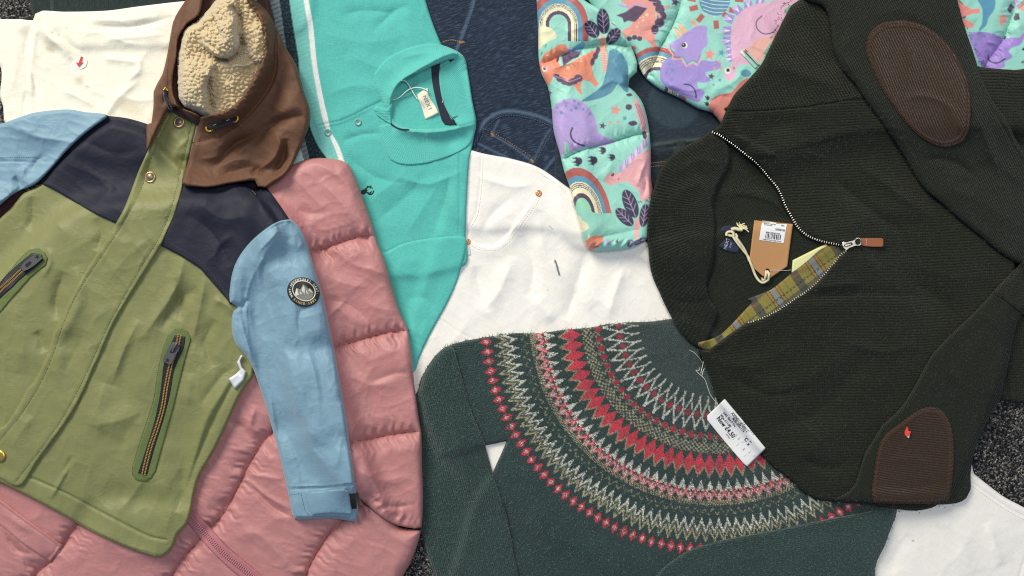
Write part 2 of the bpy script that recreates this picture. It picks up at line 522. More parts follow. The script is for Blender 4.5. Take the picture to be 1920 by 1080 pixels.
def fabric(name, col=None, rough=.85, sheen=.25, pat='weave', p=(3, 3), bump=.5, dist=.5, vary=.12, fine=.35, attr=False,
           spec=.3, tint=None, tint_amt=0, tint_scale=.01, melange=None, stripe=None, fs=.7, st=.22, slub=.22, crease=0):
    """dist in plan units; p = repeat of the weave or knit along / across, in plan units"""
    m, t, b = nt(name)
    uvn = N(t, 'ShaderNodeUVMap'); uv = uvn.outputs[0]
    sp = N(t, 'ShaderNodeSeparateXYZ'); t.links.new(uv, sp.inputs[0]); u, v = sp.outputs[0], sp.outputs[1]
    if attr:
        a = N(t, 'ShaderNodeAttribute', attribute_name='Col'); c0 = a.outputs[0]
    else:
        r = N(t, 'ShaderNodeRGB'); r.outputs[0].default_value = (*lin(col), 1); c0 = r.outputs[0]
    # slight unevenness of the dye, coarse and fine
    nb = noise_node(t, stretch(t, uv, .012, .012), 1, 4, .6)
    nf = noise_node(t, stretch(t, uv, .33 * fs, .33 * fs), 1, 2, .7)
    k = M_(t, 'ADD', M_(t, 'MULTIPLY', M_(t, 'SUBTRACT', nb, .5), vary * 1.6), M_(t, 'MULTIPLY', M_(t, 'SUBTRACT', nf, .5), vary * 2.2))
    if pat in ('weave', 'twill'):      # slubby threads running both ways
        t1 = noise_node(t, stretch(t, uv, .06, .42), 1, 2, .6); t2 = noise_node(t, stretch(t, uv, .42, .06), 1, 2, .6)
        k = M_(t, 'ADD', k, M_(t, 'MULTIPLY', M_(t, 'SUBTRACT', M_(t, 'ADD', t1, t2), 1.0), slub))
    k = M_(t, 'ADD', k, 1.0)
    mul = N(t, 'ShaderNodeVectorMath', operation='SCALE'); t.links.new(c0, mul.inputs[0]); t.links.new(k, mul.inputs['Scale'])
    out = mul.outputs[0]
    if melange:                     # flecks of another yarn: (colour, amount, scale u, scale v)
        n3 = noise_node(t, stretch(t, uv, melange[2], melange[3]), 1, 2, .6)
        mr = N(t, 'ShaderNodeMapRange'); t.links.new(n3, mr.inputs[0]); mr.inputs[1].default_value = .5; mr.inputs[2].default_value = .75
        mx = N(t, 'ShaderNodeMix', data_type='RGBA'); t.links.new(M_(t, 'MULTIPLY', mr.outputs[0], melange[1]), mx.inputs[0])
        t.links.new(out, mx.inputs[6]); mx.inputs[7].default_value = (*lin(melange[0]), 1); out = mx.outputs[2]
    t.links.new(out, b.inputs['Base Color'])
    b.inputs['Roughness'].default_value = rough
    b.inputs['Specular IOR Level'].default_value = spec
    b.inputs['Sheen Weight'].default_value = sheen; b.inputs['Sheen Roughness'].default_value = .5
    if pat == 'rib':                # ribs along u, stitches along them
        a = M_(t, 'ABSOLUTE', M_(t, 'SINE', M_(t, 'MULTIPLY', v, math.pi / p[1])))
        s_ = M_(t, 'SINE', M_(t, 'MULTIPLY', M_(t, 'ADD', u, M_(t, 'MULTIPLY', a, p[0] * .6)), 2 * math.pi / p[0]))
        h = M_(t, 'ADD', M_(t, 'POWER', a, .7), M_(t, 'MULTIPLY', s_, st))
    elif pat == 'knit':             # columns of small v stitches
        a = M_(t, 'ABSOLUTE', M_(t, 'SINE', M_(t, 'MULTIPLY', v, math.pi / p[1])))
        s_ = M_(t, 'SINE', M_(t, 'MULTIPLY', M_(t, 'ADD', u, M_(t, 'MULTIPLY', a, p[0] * .5)), 2 * math.pi / p[0]))
        h = M_(t, 'ADD', M_(t, 'MULTIPLY', a, .6), M_(t, 'MULTIPLY', s_, .4))
    elif pat == 'weave':
        h = M_(t, 'MULTIPLY', M_(t, 'ADD', noise_node(t, stretch(t, uv, .07, .5), 1, 2, .6), noise_node(t, stretch(t, uv, .5, .07), 1, 2, .6)), 1.1)
    elif pat == 'twill':
        h = M_(t, 'SINE', M_(t, 'MULTIPLY', M_(t, 'ADD', u, v), 2 * math.pi / p[0]))
    else: h = None
    nz = noise_node(t, stretch(t, uv, .45 * fs, .45 * fs), 1, 3, .65)
    hh = M_(t, 'MULTIPLY', nz, fine * 2)
    if h is not None: hh = M_(t, 'ADD', hh, h)
    if crease:
        for sc_, am in ((.035, 1.0), (.085, .5)):
            wn = noise_node(t, stretch(t, uv, sc_ * .8, sc_ * .8), 1, 1.0, .5); wn.node.inputs['Distortion'].default_value = .6
            mk = N(t, 'ShaderNodeMapRange'); t.links.new(noise_node(t, stretch(t, uv, .011 + sc_ * .08, .014), 1, 2, .5), mk.inputs[0]); mk.inputs[1].default_value = .42; mk.inputs[2].default_value = .7
            hh = M_(t, 'ADD', hh, M_(t, 'MULTIPLY', M_(t, 'MULTIPLY', M_(t, 'ABSOLUTE', M_(t, 'SUBTRACT', wn, .5)), mk.outputs[0]), -crease * am))
    bp = N(t, 'ShaderNodeBump'); bp.inputs['Strength'].default_value = bump; bp.inputs['Distance'].default_value = dist * S
    t.links.new(hh, bp.inputs['Height']); t.links.new(bp.outputs[0], b.inputs['Normal'])
    return m
def plain(name, col, rough=.5, metal=0, spec=.5, k=KA, trans=0):
    m, t, b = nt(name)
    n = noise_node(t, None, 900, 2); 
    r = N(t, 'ShaderNodeMapRange'); t.links.new(n, r.inputs[0]); r.inputs[3].default_value = max(.05, rough - .08); r.inputs[4].default_value = min(1, rough + .08)
    t.links.new(r.outputs[0], b.inputs['Roughness'])
    b.inputs['Base Color'].default_value = (*lin(col, k), 1); b.inputs['Metallic'].default_value = metal
    b.inputs['Specular IOR Level'].default_value = spec
    return m
def nylon(name, col, rough=.54, vary=.05, sheen=.12, bump=.55, dist=.32, spec=.36, tintc=None, **kw):
    m = fabric(name, col, rough=rough, sheen=sheen, pat='weave', p=(2.6, 2.6), bump=bump, dist=dist, vary=vary, fine=.16, spec=spec, **dict(dict(slub=.07, crease=20), **kw))
    if tintc: m.node_tree.nodes['Principled BSDF'].inputs['Sheen Tint'].default_value = (*lin(tintc), 1)
    return m

THREAD_O = plain('orange_thread', '#b07a34', .7)
STEEL = plain('nickel_metal', '#b9b6ae', .3, 1, k=1)
BRASS = plain('brass_metal', '#d9b45a', .35, .9, k=1)
GOLD_T = plain('gold_teeth', '#d8ae62', .35, .6, k=1)
GUN = plain('dark_grey_metal', '#6b6a68', .45, .5)
BLACKM = plain('black_plastic', '#17171b', .5)
WHITE = plain('white_card', '#f2f0ea', .6)
INK = plain('black_ink', '#26262c', .7)

def fuzz(loops, n, mat, parent, edge=600, lo=3, hi=8, w=.42, up=2.2, seed=1, inner=True):
    """loose fibres standing off a woollen surface, all of one cloth"""
    rs = np.random.RandomState(seed)
    L = [cr(l, 9) for l in (loops if isinstance(loops[0], list) else [loops])]
    a = np.concatenate(L); g = Grid(a[:, 0].min(), a[:, 1].min(), a[:, 0].max(), a[:, 1].max(), 4); I = g.inside(L)
    ys, xs = np.where(I); k = rs.randint(0, len(ys), n)
    X = g.x[xs[k]] + rs.rand(n) * 4; Y = g.y[ys[k]] + rs.rand(n) * 4; A = rs.rand(n) * 6.283
    e = L[0]; i = rs.randint(0, len(e), edge); j = (i + 1) % len(e); t = rs.rand(edge)
    ex = e[i, 0] * (1 - t) + e[j, 0] * t; ey = e[i, 1] * (1 - t) + e[j, 1] * t
    ang = np.arctan2(e[j, 1] - e[i, 1], e[j, 0] - e[i, 0]) + np.where(rs.rand(edge) < .5, 1, -1) * (.3 + 1.2 * rs.rand(edge))
    X = np.concatenate([X, ex]); Y = np.concatenate([Y, ey]); A = np.concatenate([A, ang])
    m = (X > -20) & (X < 1940) & (Y > -20) & (Y < 1100); X, Y, A = X[m], Y[m], A[m]
    N_ = len(X); Ln = lo + (hi - lo) * rs.rand(N_) ** 2; B = (rs.rand(N_) - .5) * 2.4
    z0 = samp(H, X, Y); V = []; q = []
    for s_ in range(4):
        f = s_ / 3; an = A + B * f
        if s_ == 0: px, py = X, Y
        else: px = px + Ln / 3 * np.cos(an); py = py + Ln / 3 * np.sin(an)
        hz = np.maximum(z0, samp(H, px, py)) * .5 + z0 * .5 + .2 + up * math.sin(math.pi * min(.95, f * .75)) * (Ln / hi)
        ww = w * (1 - .6 * f)
        for sg in (-1, 1): V.append(W(px - sg * ww * np.sin(an), py + sg * ww * np.cos(an), hz + .1))
    V = np.stack(V, 1).reshape(-1, 3); b = np.arange(N_)[:, None] * 8
    F = np.concatenate([b + np.array([2 * k_, 2 * k_ + 1, 2 * k_ + 3, 2 * k_ + 2]) for k_ in range(3)], 0)
    o = mesh_obj('fuzz', V, F, mat, parent); o['kind'] = 'stuff'
    return o

# ================================================================ SETTING: the carpet
def carpet_mat():
    m, t, b = nt('speckled_carpet')
    tc = N(t, 'ShaderNodeTexCoord').outputs['Object']
    v = N(t, 'ShaderNodeTexVoronoi'); v.inputs['Scale'].default_value = 520; t.links.new(tc, v.inputs['Vector'])
    sx = N(t, 'ShaderNodeSeparateXYZ'); t.links.new(v.outputs['Color'], sx.inputs[0])
    cr_ = N(t, 'ShaderNodeValToRGB'); e = cr_.color_ramp.elements
    cr_.color_ramp.interpolation = 'CONSTANT'
    e[0].position = 0; e[0].color = (*lin('#222224'), 1); e[1].position = .42; e[1].color = (*lin('#454547'), 1)
    for p, c in ((.64, '#5c5a58'), (.82, '#87827a'), (.94, '#b0aa9d')):
        x = e.new(p); x.color = (*lin(c), 1)
    t.links.new(sx.outputs[0], cr_.inputs[0])
    n = noise_node(t, tc, 35, 3)
    mul = N(t, 'ShaderNodeVectorMath', operation='SCALE'); t.links.new(cr_.outputs[0], mul.inputs[0])
    t.links.new(M_(t, 'ADD', M_(t, 'MULTIPLY', n, .7), .55), mul.inputs['Scale'])
    t.links.new(mul.outputs[0], b.inputs['Base Color']); b.inputs['Roughness'].default_value = .95
    b.inputs['Specular IOR Level'].default_value = .15
    nn = noise_node(t, tc, 900, 2)
    h = M_(t, 'ADD', M_(t, 'MULTIPLY', v.outputs['Distance'], -1.2), nn)
    bp = N(t, 'ShaderNodeBump'); bp.inputs['Strength'].default_value = 1; bp.inputs['Distance'].default_value = .0018
    t.links.new(h, bp.inputs['Height']); t.links.new(bp.outputs[0], b.inputs['Normal'])
    return m
fl = mesh_obj('carpet', [(-3, -3, 0), (3, -3, 0), (3, 3, 0), (-3, 3, 0)], [(0, 1, 2, 3)], carpet_mat(), None, False)
fl['kind'] = 'structure'

# ================================================================ denim at the bottom of the pile
DEN = fabric('dark_blue_denim', '#28364a', rough=.9, sheen=.15, pat='twill', p=(2.3, 2.3), bump=.5, dist=.3, vary=.28, slub=.75, spec=.2, attr=True, melange=('#5a7088', .6, .5, .06), fs=1.1)
DENB = fabric('black_denim', '#20282c', rough=.9, sheen=.12, pat='twill', p=(2.3, 2.3), bump=.5, dist=.3, vary=.25, slub=.6, spec=.2, attr=True, melange=('#445662', .5, .5, .07), fs=1.1)
THREAD_D = plain('slate_thread', '#5a6a7c', .8)
THREAD_B = plain('dark_navy_thread', '#1c2433', .8)

t = thing('jeans', 'dark grey green jeans leg showing along the top edge above the white trousers', 'jeans', 200, 0)
def c_(X, Y):
    P = Paint(X, Y, '#27332f', 3); P.line([(95, -60), (97, 40)], 5, '#39453f'); return P.C
piece('leg', [(76, -70), (74, 60), (160, 90), (560, 60), (560, -70)], DENB, t, th=6, edge=6, color=c_, folds=[('g', [(93, -70), (95, 50)], 2, -1.5)])
stitches([(98, -60), (100, 30)], THREAD_D, t)

t = thing('jeans', 'dark blue jeans with coin pocket between the teal polo and the dinosaur print sleeve', 'jeans', 960, 150)
def c_(X, Y):
    P = Paint(X, Y, '#222d3f', 5)
    for l, w in (([(893, -60), (889, 0), (873, 50), (861, 82), (848, 110)], 9), ([(893, 262), (906, 232), (928, 214), (955, 208), (985, 212), (1015, 220), (1042, 234)], 11),
                 ([(922, 252), (960, 275), (1000, 304)], 6), ([(1001, 302), (1020, 262), (1035, 238)], 5), ([(935, 225), (921, 254)], 4), ([(882, 262), (935, 288), (1000, 322), (1040, 345)], 5), ([(1014, 332), (1032, 305), (1048, 288)], 6)):
        P.line(l, w * .8, '#33445a')
        P.line(l, w * .2, '#5d7187')
    return P.C
piece('front_panel', [(770, -80), (1090, -80), (1100, 100), (1110, 330), (1120, 440), (1000, 430), (860, 420), (800, 250)], DEN, t, th=8, edge=8, cell=2.5, color=c_, uv=70, warp=20,
      folds=[('g', [(884, -80), (880, 0), (866, 50), (856, 80), (842, 108)], 2, -1.6), ('r', [(896, -80), (891, 0), (873, 50), (862, 84), (846, 114)], 4, 1.6),
             ('g', [(890, 262), (902, 230), (926, 211), (955, 204), (985, 207), (1018, 215), (1046, 230)], 2, -2), ('r', [(897, 262), (908, 235), (930, 219), (955, 213), (985, 217), (1015, 225), (1042, 240)], 4, 1.5), ('g', [(903, 264), (915, 240), (935, 224), (957, 219), (986, 223), (1012, 231), (1036, 243)], 1.5, -1.8),
             ('g', [(917, 254), (960, 280), (1000, 308)], 1.5, -2), ('g', [(1004, 306), (1024, 264), (1040, 238)], 1.5, -2), ('g', [(882, 268), (935, 295), (1000, 328), (1040, 350)], 2, -2),
             ('r', [(1014, 336), (1034, 308), (1050, 290)], 4, 2), ('r', [(930, 20), (960, 120), (950, 190)], 22, 2), ('r', [(1000, -20), (985, 110)], 16, -2)], crump=(1.2, 60, 60, 2, 1))
st = []
for l in ([(890, -60), (886, 0), (870, 50), (859, 82)], [(895, -60), (891, 0), (876, 50), (864, 84)], [(896, 258), (908, 232), (929, 216), (956, 210), (986, 214), (1016, 222), (1042, 236)],
          [(901, 262), (913, 238), (933, 221), (957, 216), (986, 220), (1014, 228), (1038, 240)], [(884, 262), (935, 287), (1000, 320), (1040, 342)]):
    stitches(l, THREAD_D, t, 5, 3.2, 1.0)
stitches([(832, 78), (845, 75), (858, 77), (870, 80)], THREAD_O, t, 4.4, 3.4, 1.4)
stitches([(922, 247), (960, 270), (1001, 297)], THREAD_O, t, 5, 3, .9); stitches([(1002, 296), (1018, 264), (1032, 242)], THREAD_D, t, 5, 3, .9); stitches([(1007, 300), (1023, 268), (1037, 246)], THREAD_D, t, 5, 3, .9)
stitches([(925, 254), (960, 276), (998, 302)], THREAD_D, t, 5, 3, .9)
stitches([(862, 80), (871, 79)], THREAD_O, t, 1.6, 1.5, 4, name='bar_tack'); stitches([(922, 250), (926, 257)], THREAD_O, t, 1.6, 1.5, 4, name='bar_tack'); stitches([(996, 299), (1000, 305)], THREAD_O, t, 1.6, 1.5, 4, name='bar_tack')
piece('belt_loop', [(880, 272), (893, 240), (904, 246), (890, 278)], DEN, t, th=3, edge=2, cell=2, drape=0, color=lambda X, Y: Paint(X, Y, '#28344a').C)

t = thing('jeans', 'faded black jeans with orange stitching between the dinosaur sleeve and the zip jumper', 'jeans', 1260, 200)
def c_(X, Y):
    P = Paint(X, Y, '#26323a', 6)
    P.ell(1265, 190, 50, 50, 0, '#34434c'); P.line([(1222, 273), (1262, 268), (1315, 262)], 9, '#3d4a49'); P.line([(1222, 273), (1262, 268), (1315, 262)], 3, '#55625e')
    P.line([(1218, 296), (1262, 290), (1300, 285)], 14, '#1d2326'); P.line([(1265, 266), (1268, 290)], 8, '#37423f')
    return P.C
piece('waist_panel', [(1040, 300), (1070, 100), (1100, -40), (1440, 40), (1400, 260), (1360, 430), (1300, 520), (1215, 490), (1150, 470), (1060, 450)], DENB, t, th=8, edge=8, cell=2.5, color=c_, uv=80,
      folds=[('g', [(1180, 284), (1222, 279), (1262, 274), (1315, 268)], 2, -3), ('r', [(1222, 272), (1262, 267), (1315, 261)], 5, 3), ('g', [(1210, 306), (1262, 300), (1300, 295)], 2, -2)], crump=(1.5, 50, 60, 2, 2))
stitches([(1190, 309), (1222, 306), (1262, 300)], THREAD_O, t, 5, 3.5, 1.1); stitches([(1190, 315), (1220, 313), (1250, 308)], THREAD_O, t, 5, 3.5, 1.1)
piece('belt_loop', [(1270, 262), (1284, 260), (1288, 292), (1274, 294)], DENB, t, th=3, edge=2, cell=2, drape=0, color=lambda X, Y: Paint(X, Y, '#323b3c').C)

# ================================================================ dark red cloth peeping out on the far left
RED = fabric('maroon_cloth', '#3d1c22', rough=.9)
t = thing('sweater', 'dark maroon cloth peeping out under the blue sleeve at the left edge', 'sweater', 0, 390)
piece('body', [(-80, 350), (10, 352), (60, 372), (30, 450), (-80, 480)], RED, t, th=6, edge=6)

# ================================================================ white trousers, top left
COT = fabric('white_cotton_twill', '#f6f1e4', rough=.85, sheen=.2, pat='weave', p=(2.6, 2.6), bump=.6, dist=.3, vary=.03, slub=.09, crease=7, spec=.25, attr=True)
t = thing('trousers', 'white cotton trousers with a round red arrow sticker beside the brown hood', 'trousers', 150, 130)
def c_(X, Y):
    P = Paint(X, Y, '#fff9e4', 10)
    for x, y, rx, ry, c in ((95, 85, 14, 9, '#ece2c8'), (150, 150, 7, 9, '#e6dcc4'), (94, 92, 7, 4, '#ddd0b0'), (65, 30, 10, 6, '#ece2c6'), (45, 60, 9, 12, '#eee6d2'), (240, 200, 30, 12, '#f2e9cd')):
        P.ell(x, y, rx, ry, 20, c)
    P.aa = 2
    for x, y in ((98, 60), (110, 66), (125, 52), (88, 71), (165, 162)): P.ell(x, y, 1.6, 1, 0, '#b3a488')
    return P.C
piece('leg', [(-80, 34), (0, 36), (40, 36), (62, 38), (66, 26), (80, 20), (120, 22), (200, 20), (260, 12), (350, 2), (430, 0), (430, 260), (300, 300), (200, 300), (60, 260), (12, 235), (6, 200), (0, 180), (-3, 120), (-80, 120)],
      COT, t, th=10, edge=7, cell=2.5, color=c_, folds=[
      ('r', [(72, 22), (66, 60), (58, 120), (60, 180)], 9, 4), ('r', [(62, 40), (50, 90), (66, 160), (70, 220)], 8, -4), ('r', [(75, 42), (92, 70), (120, 92), (133, 118)], 9, 5), ('r', [(100, 55), (125, 80), (150, 95)], 8, -3),
      ('r', [(170, 48), (230, 52), (290, 42), (330, 30)], 6, -4), ('r', [(160, 36), (230, 38), (300, 28)], 8, 3), ('r', [(190, 76), (240, 70), (310, 64)], 7, 3), ('r', [(190, 108), (220, 112), (262, 116)], 8, 3.5),
      ('r', [(110, 168), (140, 178), (175, 200)], 8, 3), ('r', [(195, 220), (225, 180), (262, 150)], 7, 3), ('r', [(50, 170), (45, 205), (52, 225)], 6, -3), ('r', [(258, 100), (262, 130), (240, 150)], 7, 3), ('r', [(8, 50), (30, 100), (20, 180)], 16, 3)], crump=[(2.8, 46, 20, 1.8, 1), (1.0, 20, 60, 1.6, 2)])
stk = disc('sticker', 149.5, 116, 14, plain('sticker_paper', '#fffdf4', .6), t, prof=((1, 0), (1, .2), (.96, .3), (.5, .35), (0, .35)), n=40, dz=.3)
REDP = plain('red_print', '#e0301c', .5)
ar = slab('arrow', Z(0, 0, 3, (455, 317, 1), (466, 320, 1), (457, 352, 1), (468, 350, 1), (443, 377, 1), (425, 350, 1), (441, 354, 1)), .4, REDP, stk, z0=float(samp(H, 149.5, 116)) + 1.6, bev=.1)

# ================================================================ white jeans, centre and bottom right
t = thing('jeans', 'white jeans with copper rivets lying under the two jumpers', 'jeans', 1100, 500)
def c_(X, Y):
    P = Paint(X, Y, '#fffaf0', 12)
    P.aa = 1.5
    P.line([(1040, 488), (1044, 500), (1049, 516)], 2.6, '#6f8a88'); P.ell(1027, 545, 1.3, 1.3, 0, '#6a6a66'); P.line([(1030, 423), (1036, 430)], .8, '#9fa6a8')
    P.ell(1712, 1014, 1.6, 1.6, 0, '#8a8272'); P.ell(1015, 720, 1, 1, 0, '#888888')
    return P.C
WJF = [('g', [(903, 290), (900, 350), (893, 400), (880, 425), (875, 450)], 1.6, -1.8), ('s', [(877, 450), (900, 461), (928, 462), (946, 450), (960, 430), (985, 395), (1008, 362)], 2, 5, 22),
       ('g', [(872, 452), (897, 466), (930, 467), (950, 454), (966, 432), (990, 400), (1013, 366)], 1.3, -1.4), ('r', [(900, 440), (925, 400), (960, 370)], 12, -3), ('r', [(895, 330), (960, 350), (1000, 345)], 9, 3),
       ('g', [(822, 597), (850, 615), (880, 634)], 1.2, -1.6), ('g', [(1010, 318), (1050, 344), (1110, 390), (1200, 440), (1225, 500)], 1.6, -1.5), ('g', [(1180, 470), (1215, 500), (1240, 540)], 1.2, -1.2),
       ('r', [(1010, 400), (1020, 470), (1060, 520), (1110, 580)], 20, 5), ('r', [(960, 480), (940, 540), (900, 590)], 18, 5), ('r', [(1100, 470), (1080, 540), (1060, 600)], 18, -6), ('r', [(1170, 500), (1150, 560), (1140, 600)], 14, 5),
       ('r', [(890, 500), (900, 545), (915, 585)], 13, -5), ('r', [(1000, 560), (1040, 600)], 16, 4), ('r', [(980, 440), (1000, 500), (990, 560)], 14, -4),
       ('g', [(1822, 905), (1880, 946), (1930, 975), (2000, 1020)], 1.5, -2), ('r', [(1750, 960), (1800, 1010), (1820, 1080)], 22, 3), ('r', [(1700, 1000), (1660, 1080)], 22, -3), ('g', [(1905, 1110), (1925, 1040), (1960, 1000)], 1.4, -2),
       ('r', [(1850, 980), (1880, 1060)], 14, 3)]
piece('leg', [(850, 270, 1), (903, 287), (960, 298), (1010, 314), (1060, 348), (1110, 385), (1200, 450), (1300, 440), (1560, 430), (1760, 640), (1826, 888, 1), (1880, 930), (1921, 952), (2000, 1000), (2000, 1150), (1400, 1150), (1200, 1100), (960, 960), (850, 890), (800, 800), (770, 720), (760, 640), (800, 500), (840, 380)],
      COT, t, th=9, edge=7, cell=2.5, color=c_, uv=40, folds=WJF, crump=[(2.0, 60, 50, 1.8, 3), (.8, 22, 40, 1.6, 1)])
WT = plain('white_thread', '#e3ddcf', .8)
for l in ([(906, 292), (903, 350), (896, 400), (884, 424)], [(877, 457), (900, 468), (930, 469), (951, 456), (968, 433), (992, 401), (1015, 368)], [(1008, 322), (1048, 348), (1060, 358)], [(1824, 912), (1880, 952), (1930, 980)]):
    stitches(l, WT, t, 4.5, 3, 1.0)
COP = plain('copper_metal', '#c98a5c', .3, 1, k=1)
RV = ((1, 0), (1, 1.2), (.8, 2.2), (.55, 2.4), (.45, 1.6), (.25, 2.6), (0, 3))
disc('rivet', 1010, 362.5, 6, COP, t, RV); disc('rivet', 877, 453, 5.5, COP, t, RV)
piece('care_label', [(871, 463, 1), (881, 462, 1), (883, 478, 1), (870, 481, 1)], plain('label_white', '#eef0ea', .7), t, th=1.5, edge=1, cell=1.5, drape=0)
t2 = tube('lint_thread', [(1041, 488, 0), (1044, 497, 1), (1046, 506, 0), (1049, 515, 0)], 1.0, plain('grey_green_lint', '#6c8584', .9), None)
t2['label'] = 'short grey green wisp of lint lying on the white jeans'; t2['category'] = 'lint'

# ================================================================ polo shirt
TEAL = fabric('teal_pique', '#45bfae', rough=.85, sheen=.2, pat='weave', p=(3.6, 3.6), bump=.7, dist=.5, vary=.09, slub=.22, crease=5, spec=.2, attr=True, melange=('#63d0c2', .25, .3, .3))
TRIB = fabric('teal_rib', '#60c6ba', rough=.85, sheen=.3, pat='rib', p=(3, 3.0), bump=.6, dist=.6, vary=.08, spec=.2)
NAVYT = fabric('navy_tape', '#23283a', rough=.8, pat='weave')
t = thing('polo_shirt', 'teal polo shirt with navy, white and ice blue stripes and a ribbed collar', 'polo shirt', 740, 300)
def c_(X, Y):
    P = Paint(X, Y, '#5cc0b5', 1.6)
    def band(l, r, col): P.poly([p for p in l] + [p for p in reversed(r)], col)
    e0 = [(450, -70), (470, 0), (500, 30), (520, 100), (560, 260), (600, 330)]
    e1 = Z(460, 0, 3.37, (80, -200), (115, 0), (155, 110), (190, 300), (260, 560), (350, 950), (400, 1200))      # ice | white
    e2 = Z(460, 0, 3.37, (95, -200), (130, 0), (165, 120), (200, 300), (265, 560), (345, 930), (440, 1200))
    e3 = Z(460, 0, 3.37, (190, -200), (215, 0), (240, 180), (258, 300), (300, 560), (395, 960), (470, 1200))       # grey | navy
    e4 = Z(460, 0, 3.37, (265, -200), (280, 0), (302, 160), (338, 380), (345, 500), (410, 800), (460, 920), (520, 1010), (600, 1200))    # navy | ice
    e5 = Z(460, 0, 3.37, (345, -200), (368, 0), (395, 160), (420, 400), (455, 600), (490, 760), (515, 820), (550, 900), (590, 1010), (640, 1200), (700, 1400), (840, 1900))
    e6 = Z(460, 0, 3.37, (375, -200), (400, 0), (428, 160), (452, 400), (488, 600), (525, 760), (540, 830), (590, 920), (622, 1010), (672, 1200), (730, 1400), (870, 1900))
    band([(380, -70), (400, 400)], e1, '#b9e3ea')
    band(e1, e2, '#f4f4ee'); band(e2, e3, '#59616b'); band(e3, e4, '#1f2434'); band(e4, e5, '#78cabf'); band(e5, e6, '#f4f5ee')
    i = 0
    for k in range(190):                         # fine pale lines knitted across the grey and the ice stripe
        y = -60 + k * 2.4
        m = np.where((abs(P.Y - y - .12 * (P.X - 500)) < .8))[0]
        x = P.X[m]; yy = P.Y[m]
        a = cr(e2, 9, False); b = cr(e3, 9, False); xa = np.interp(yy, a[:, 1], a[:, 0]); xb = np.interp(yy, b[:, 1], b[:, 0])
        mm = (x > xa) & (x < xb); P.mix(m[mm], np.full(mm.sum(), .5), '#a9b0b2')
        a = cr(e4, 9, False); b = cr(e5, 9, False); xa = np.interp(yy, a[:, 1], a[:, 0]); xb = np.interp(yy, b[:, 1], b[:, 0])
        mm = (x > xa) & (x < xb); P.mix(m[mm], np.full(mm.sum(), .4), '#93d8cf')
    return P.C
PF = [('g', [(574, 242), (614, 232), (640, 226), (665, 215), (685, 204), (715, 190)], 1.8, -3), ('s', [(715, 192), (685, 208), (665, 219), (640, 230), (614, 236), (575, 246)], 3, 3, 24),
      ('r', [(640, 266), (680, 252), (720, 250)], 7, -3), ('g', [(722, 474), (758, 457), (820, 446), (875, 446)], 1.3, -1.8), ('g', [(861, 290), (862, 360), (860, 440)], 1.3, -1.6),
      ('g', [(786, 0), (800, 35), (822, 78)], 1.2, -1.2), ('r', [(640, 30), (680, 20), (740, 25)], 10, -3), ('r', [(610, 180), (670, 160), (740, 175)], 16, 3), ('r', [(600, 60), (690, 80), (770, 60)], 22, 3),
      ('r', [(700, 420), (760, 370), (800, 330)], 18, -3.5), ('r', [(690, 380), (740, 340), (765, 320)], 15, 2.5), ('r', [(760, 440), (800, 380), (830, 330)], 15, 2.5), ('r', [(820, 420), (840, 360), (845, 310)], 8, -4), ('r', [(650, 100), (720, 130), (760, 120)], 20, 4), ('r', [(700, 60), (740, 20), (770, 10)], 10, -4), ('r', [(745, 330), (800, 345), (870, 320)], 10, 4), ('r', [(690, 330), (680, 380), (700, 430)], 14, -4), ('r', [(560, 120), (600, 200), (610, 230)], 12, 3), ('r', [(740, 500), (800, 480)], 12, 3), ('r', [(650, 290), (700, 330), (760, 345)], 12, -4)]
piece('body', [(420, -80), (780, -80), (798, 0), (812, 45), (828, 84), (860, 150), (890, 230), (886, 270), (880, 300), (875, 380), (873, 440), (868, 500), (700, 520), (620, 460), (560, 400), (520, 360), (480, 200)], TEAL, t, th=6, edge=6, cell=1.9, color=c_, folds=PF, uv=8, warp=14, crump=(1.4, 40, 30, 1.5, 2))
def c2(X, Y): return Paint(X, Y, '#5cc2b6').C
piece('sleeve', [(690, 478), (722, 473), (758, 456), (820, 445), (873, 446), (868, 490), (856, 530), (838, 570), (818, 606), (800, 640), (786, 672), (774, 700), (740, 690), (700, 560)], TEAL, t, th=4, edge=5, cell=2.5, color=c2, uv=60,
      folds=[('g', [(772, 640), (782, 645), (795, 655)], 1.3, -1.6), ('r', [(740, 500), (790, 520), (830, 500)], 18, 3), ('r', [(760, 560), (800, 560), (815, 590)], 12, -3), ('r', [(770, 610), (790, 630), (800, 600)], 9, 2)], crump=(1.2, 40, 80, 1.5, 2))
# inside of the neck, tape, collar
piece('neck_tape', Z(680, 60, 4.154, (540, 180), (605, 175), (598, 330), (625, 500), (690, 680), (775, 690), (770, 712), (640, 722), (590, 600), (548, 430), (535, 300)), NAVYT, t, th=2, edge=2, cell=1.8, drape=0)
COLF = [('r', [(728, 212), (736, 180), (752, 155), (785, 130), (825, 108), (860, 100), (876, 130)], 13, 16), ('r', [(738, 238), (770, 246), (820, 247), (870, 238), (900, 228)], 13, 15), ('r', [(878, 120), (884, 180), (892, 228)], 9, 6), ('r', [(722, 200), (740, 165), (765, 140), (800, 122), (850, 112)], 6, 3), ('s', [(893, 226), (860, 236), (810, 242), (762, 241), (735, 232)], 2, 4, 24), ('r', [(855, 250), (890, 228)], 10, -2), ('r', [(750, 110), (800, 100), (850, 108)], 10, 3)]
def uvcol(X, Y):
    th = np.arctan2(Y - 190, X - 800); r = np.hypot(X - 800, Y - 190)
    return r, th * 85
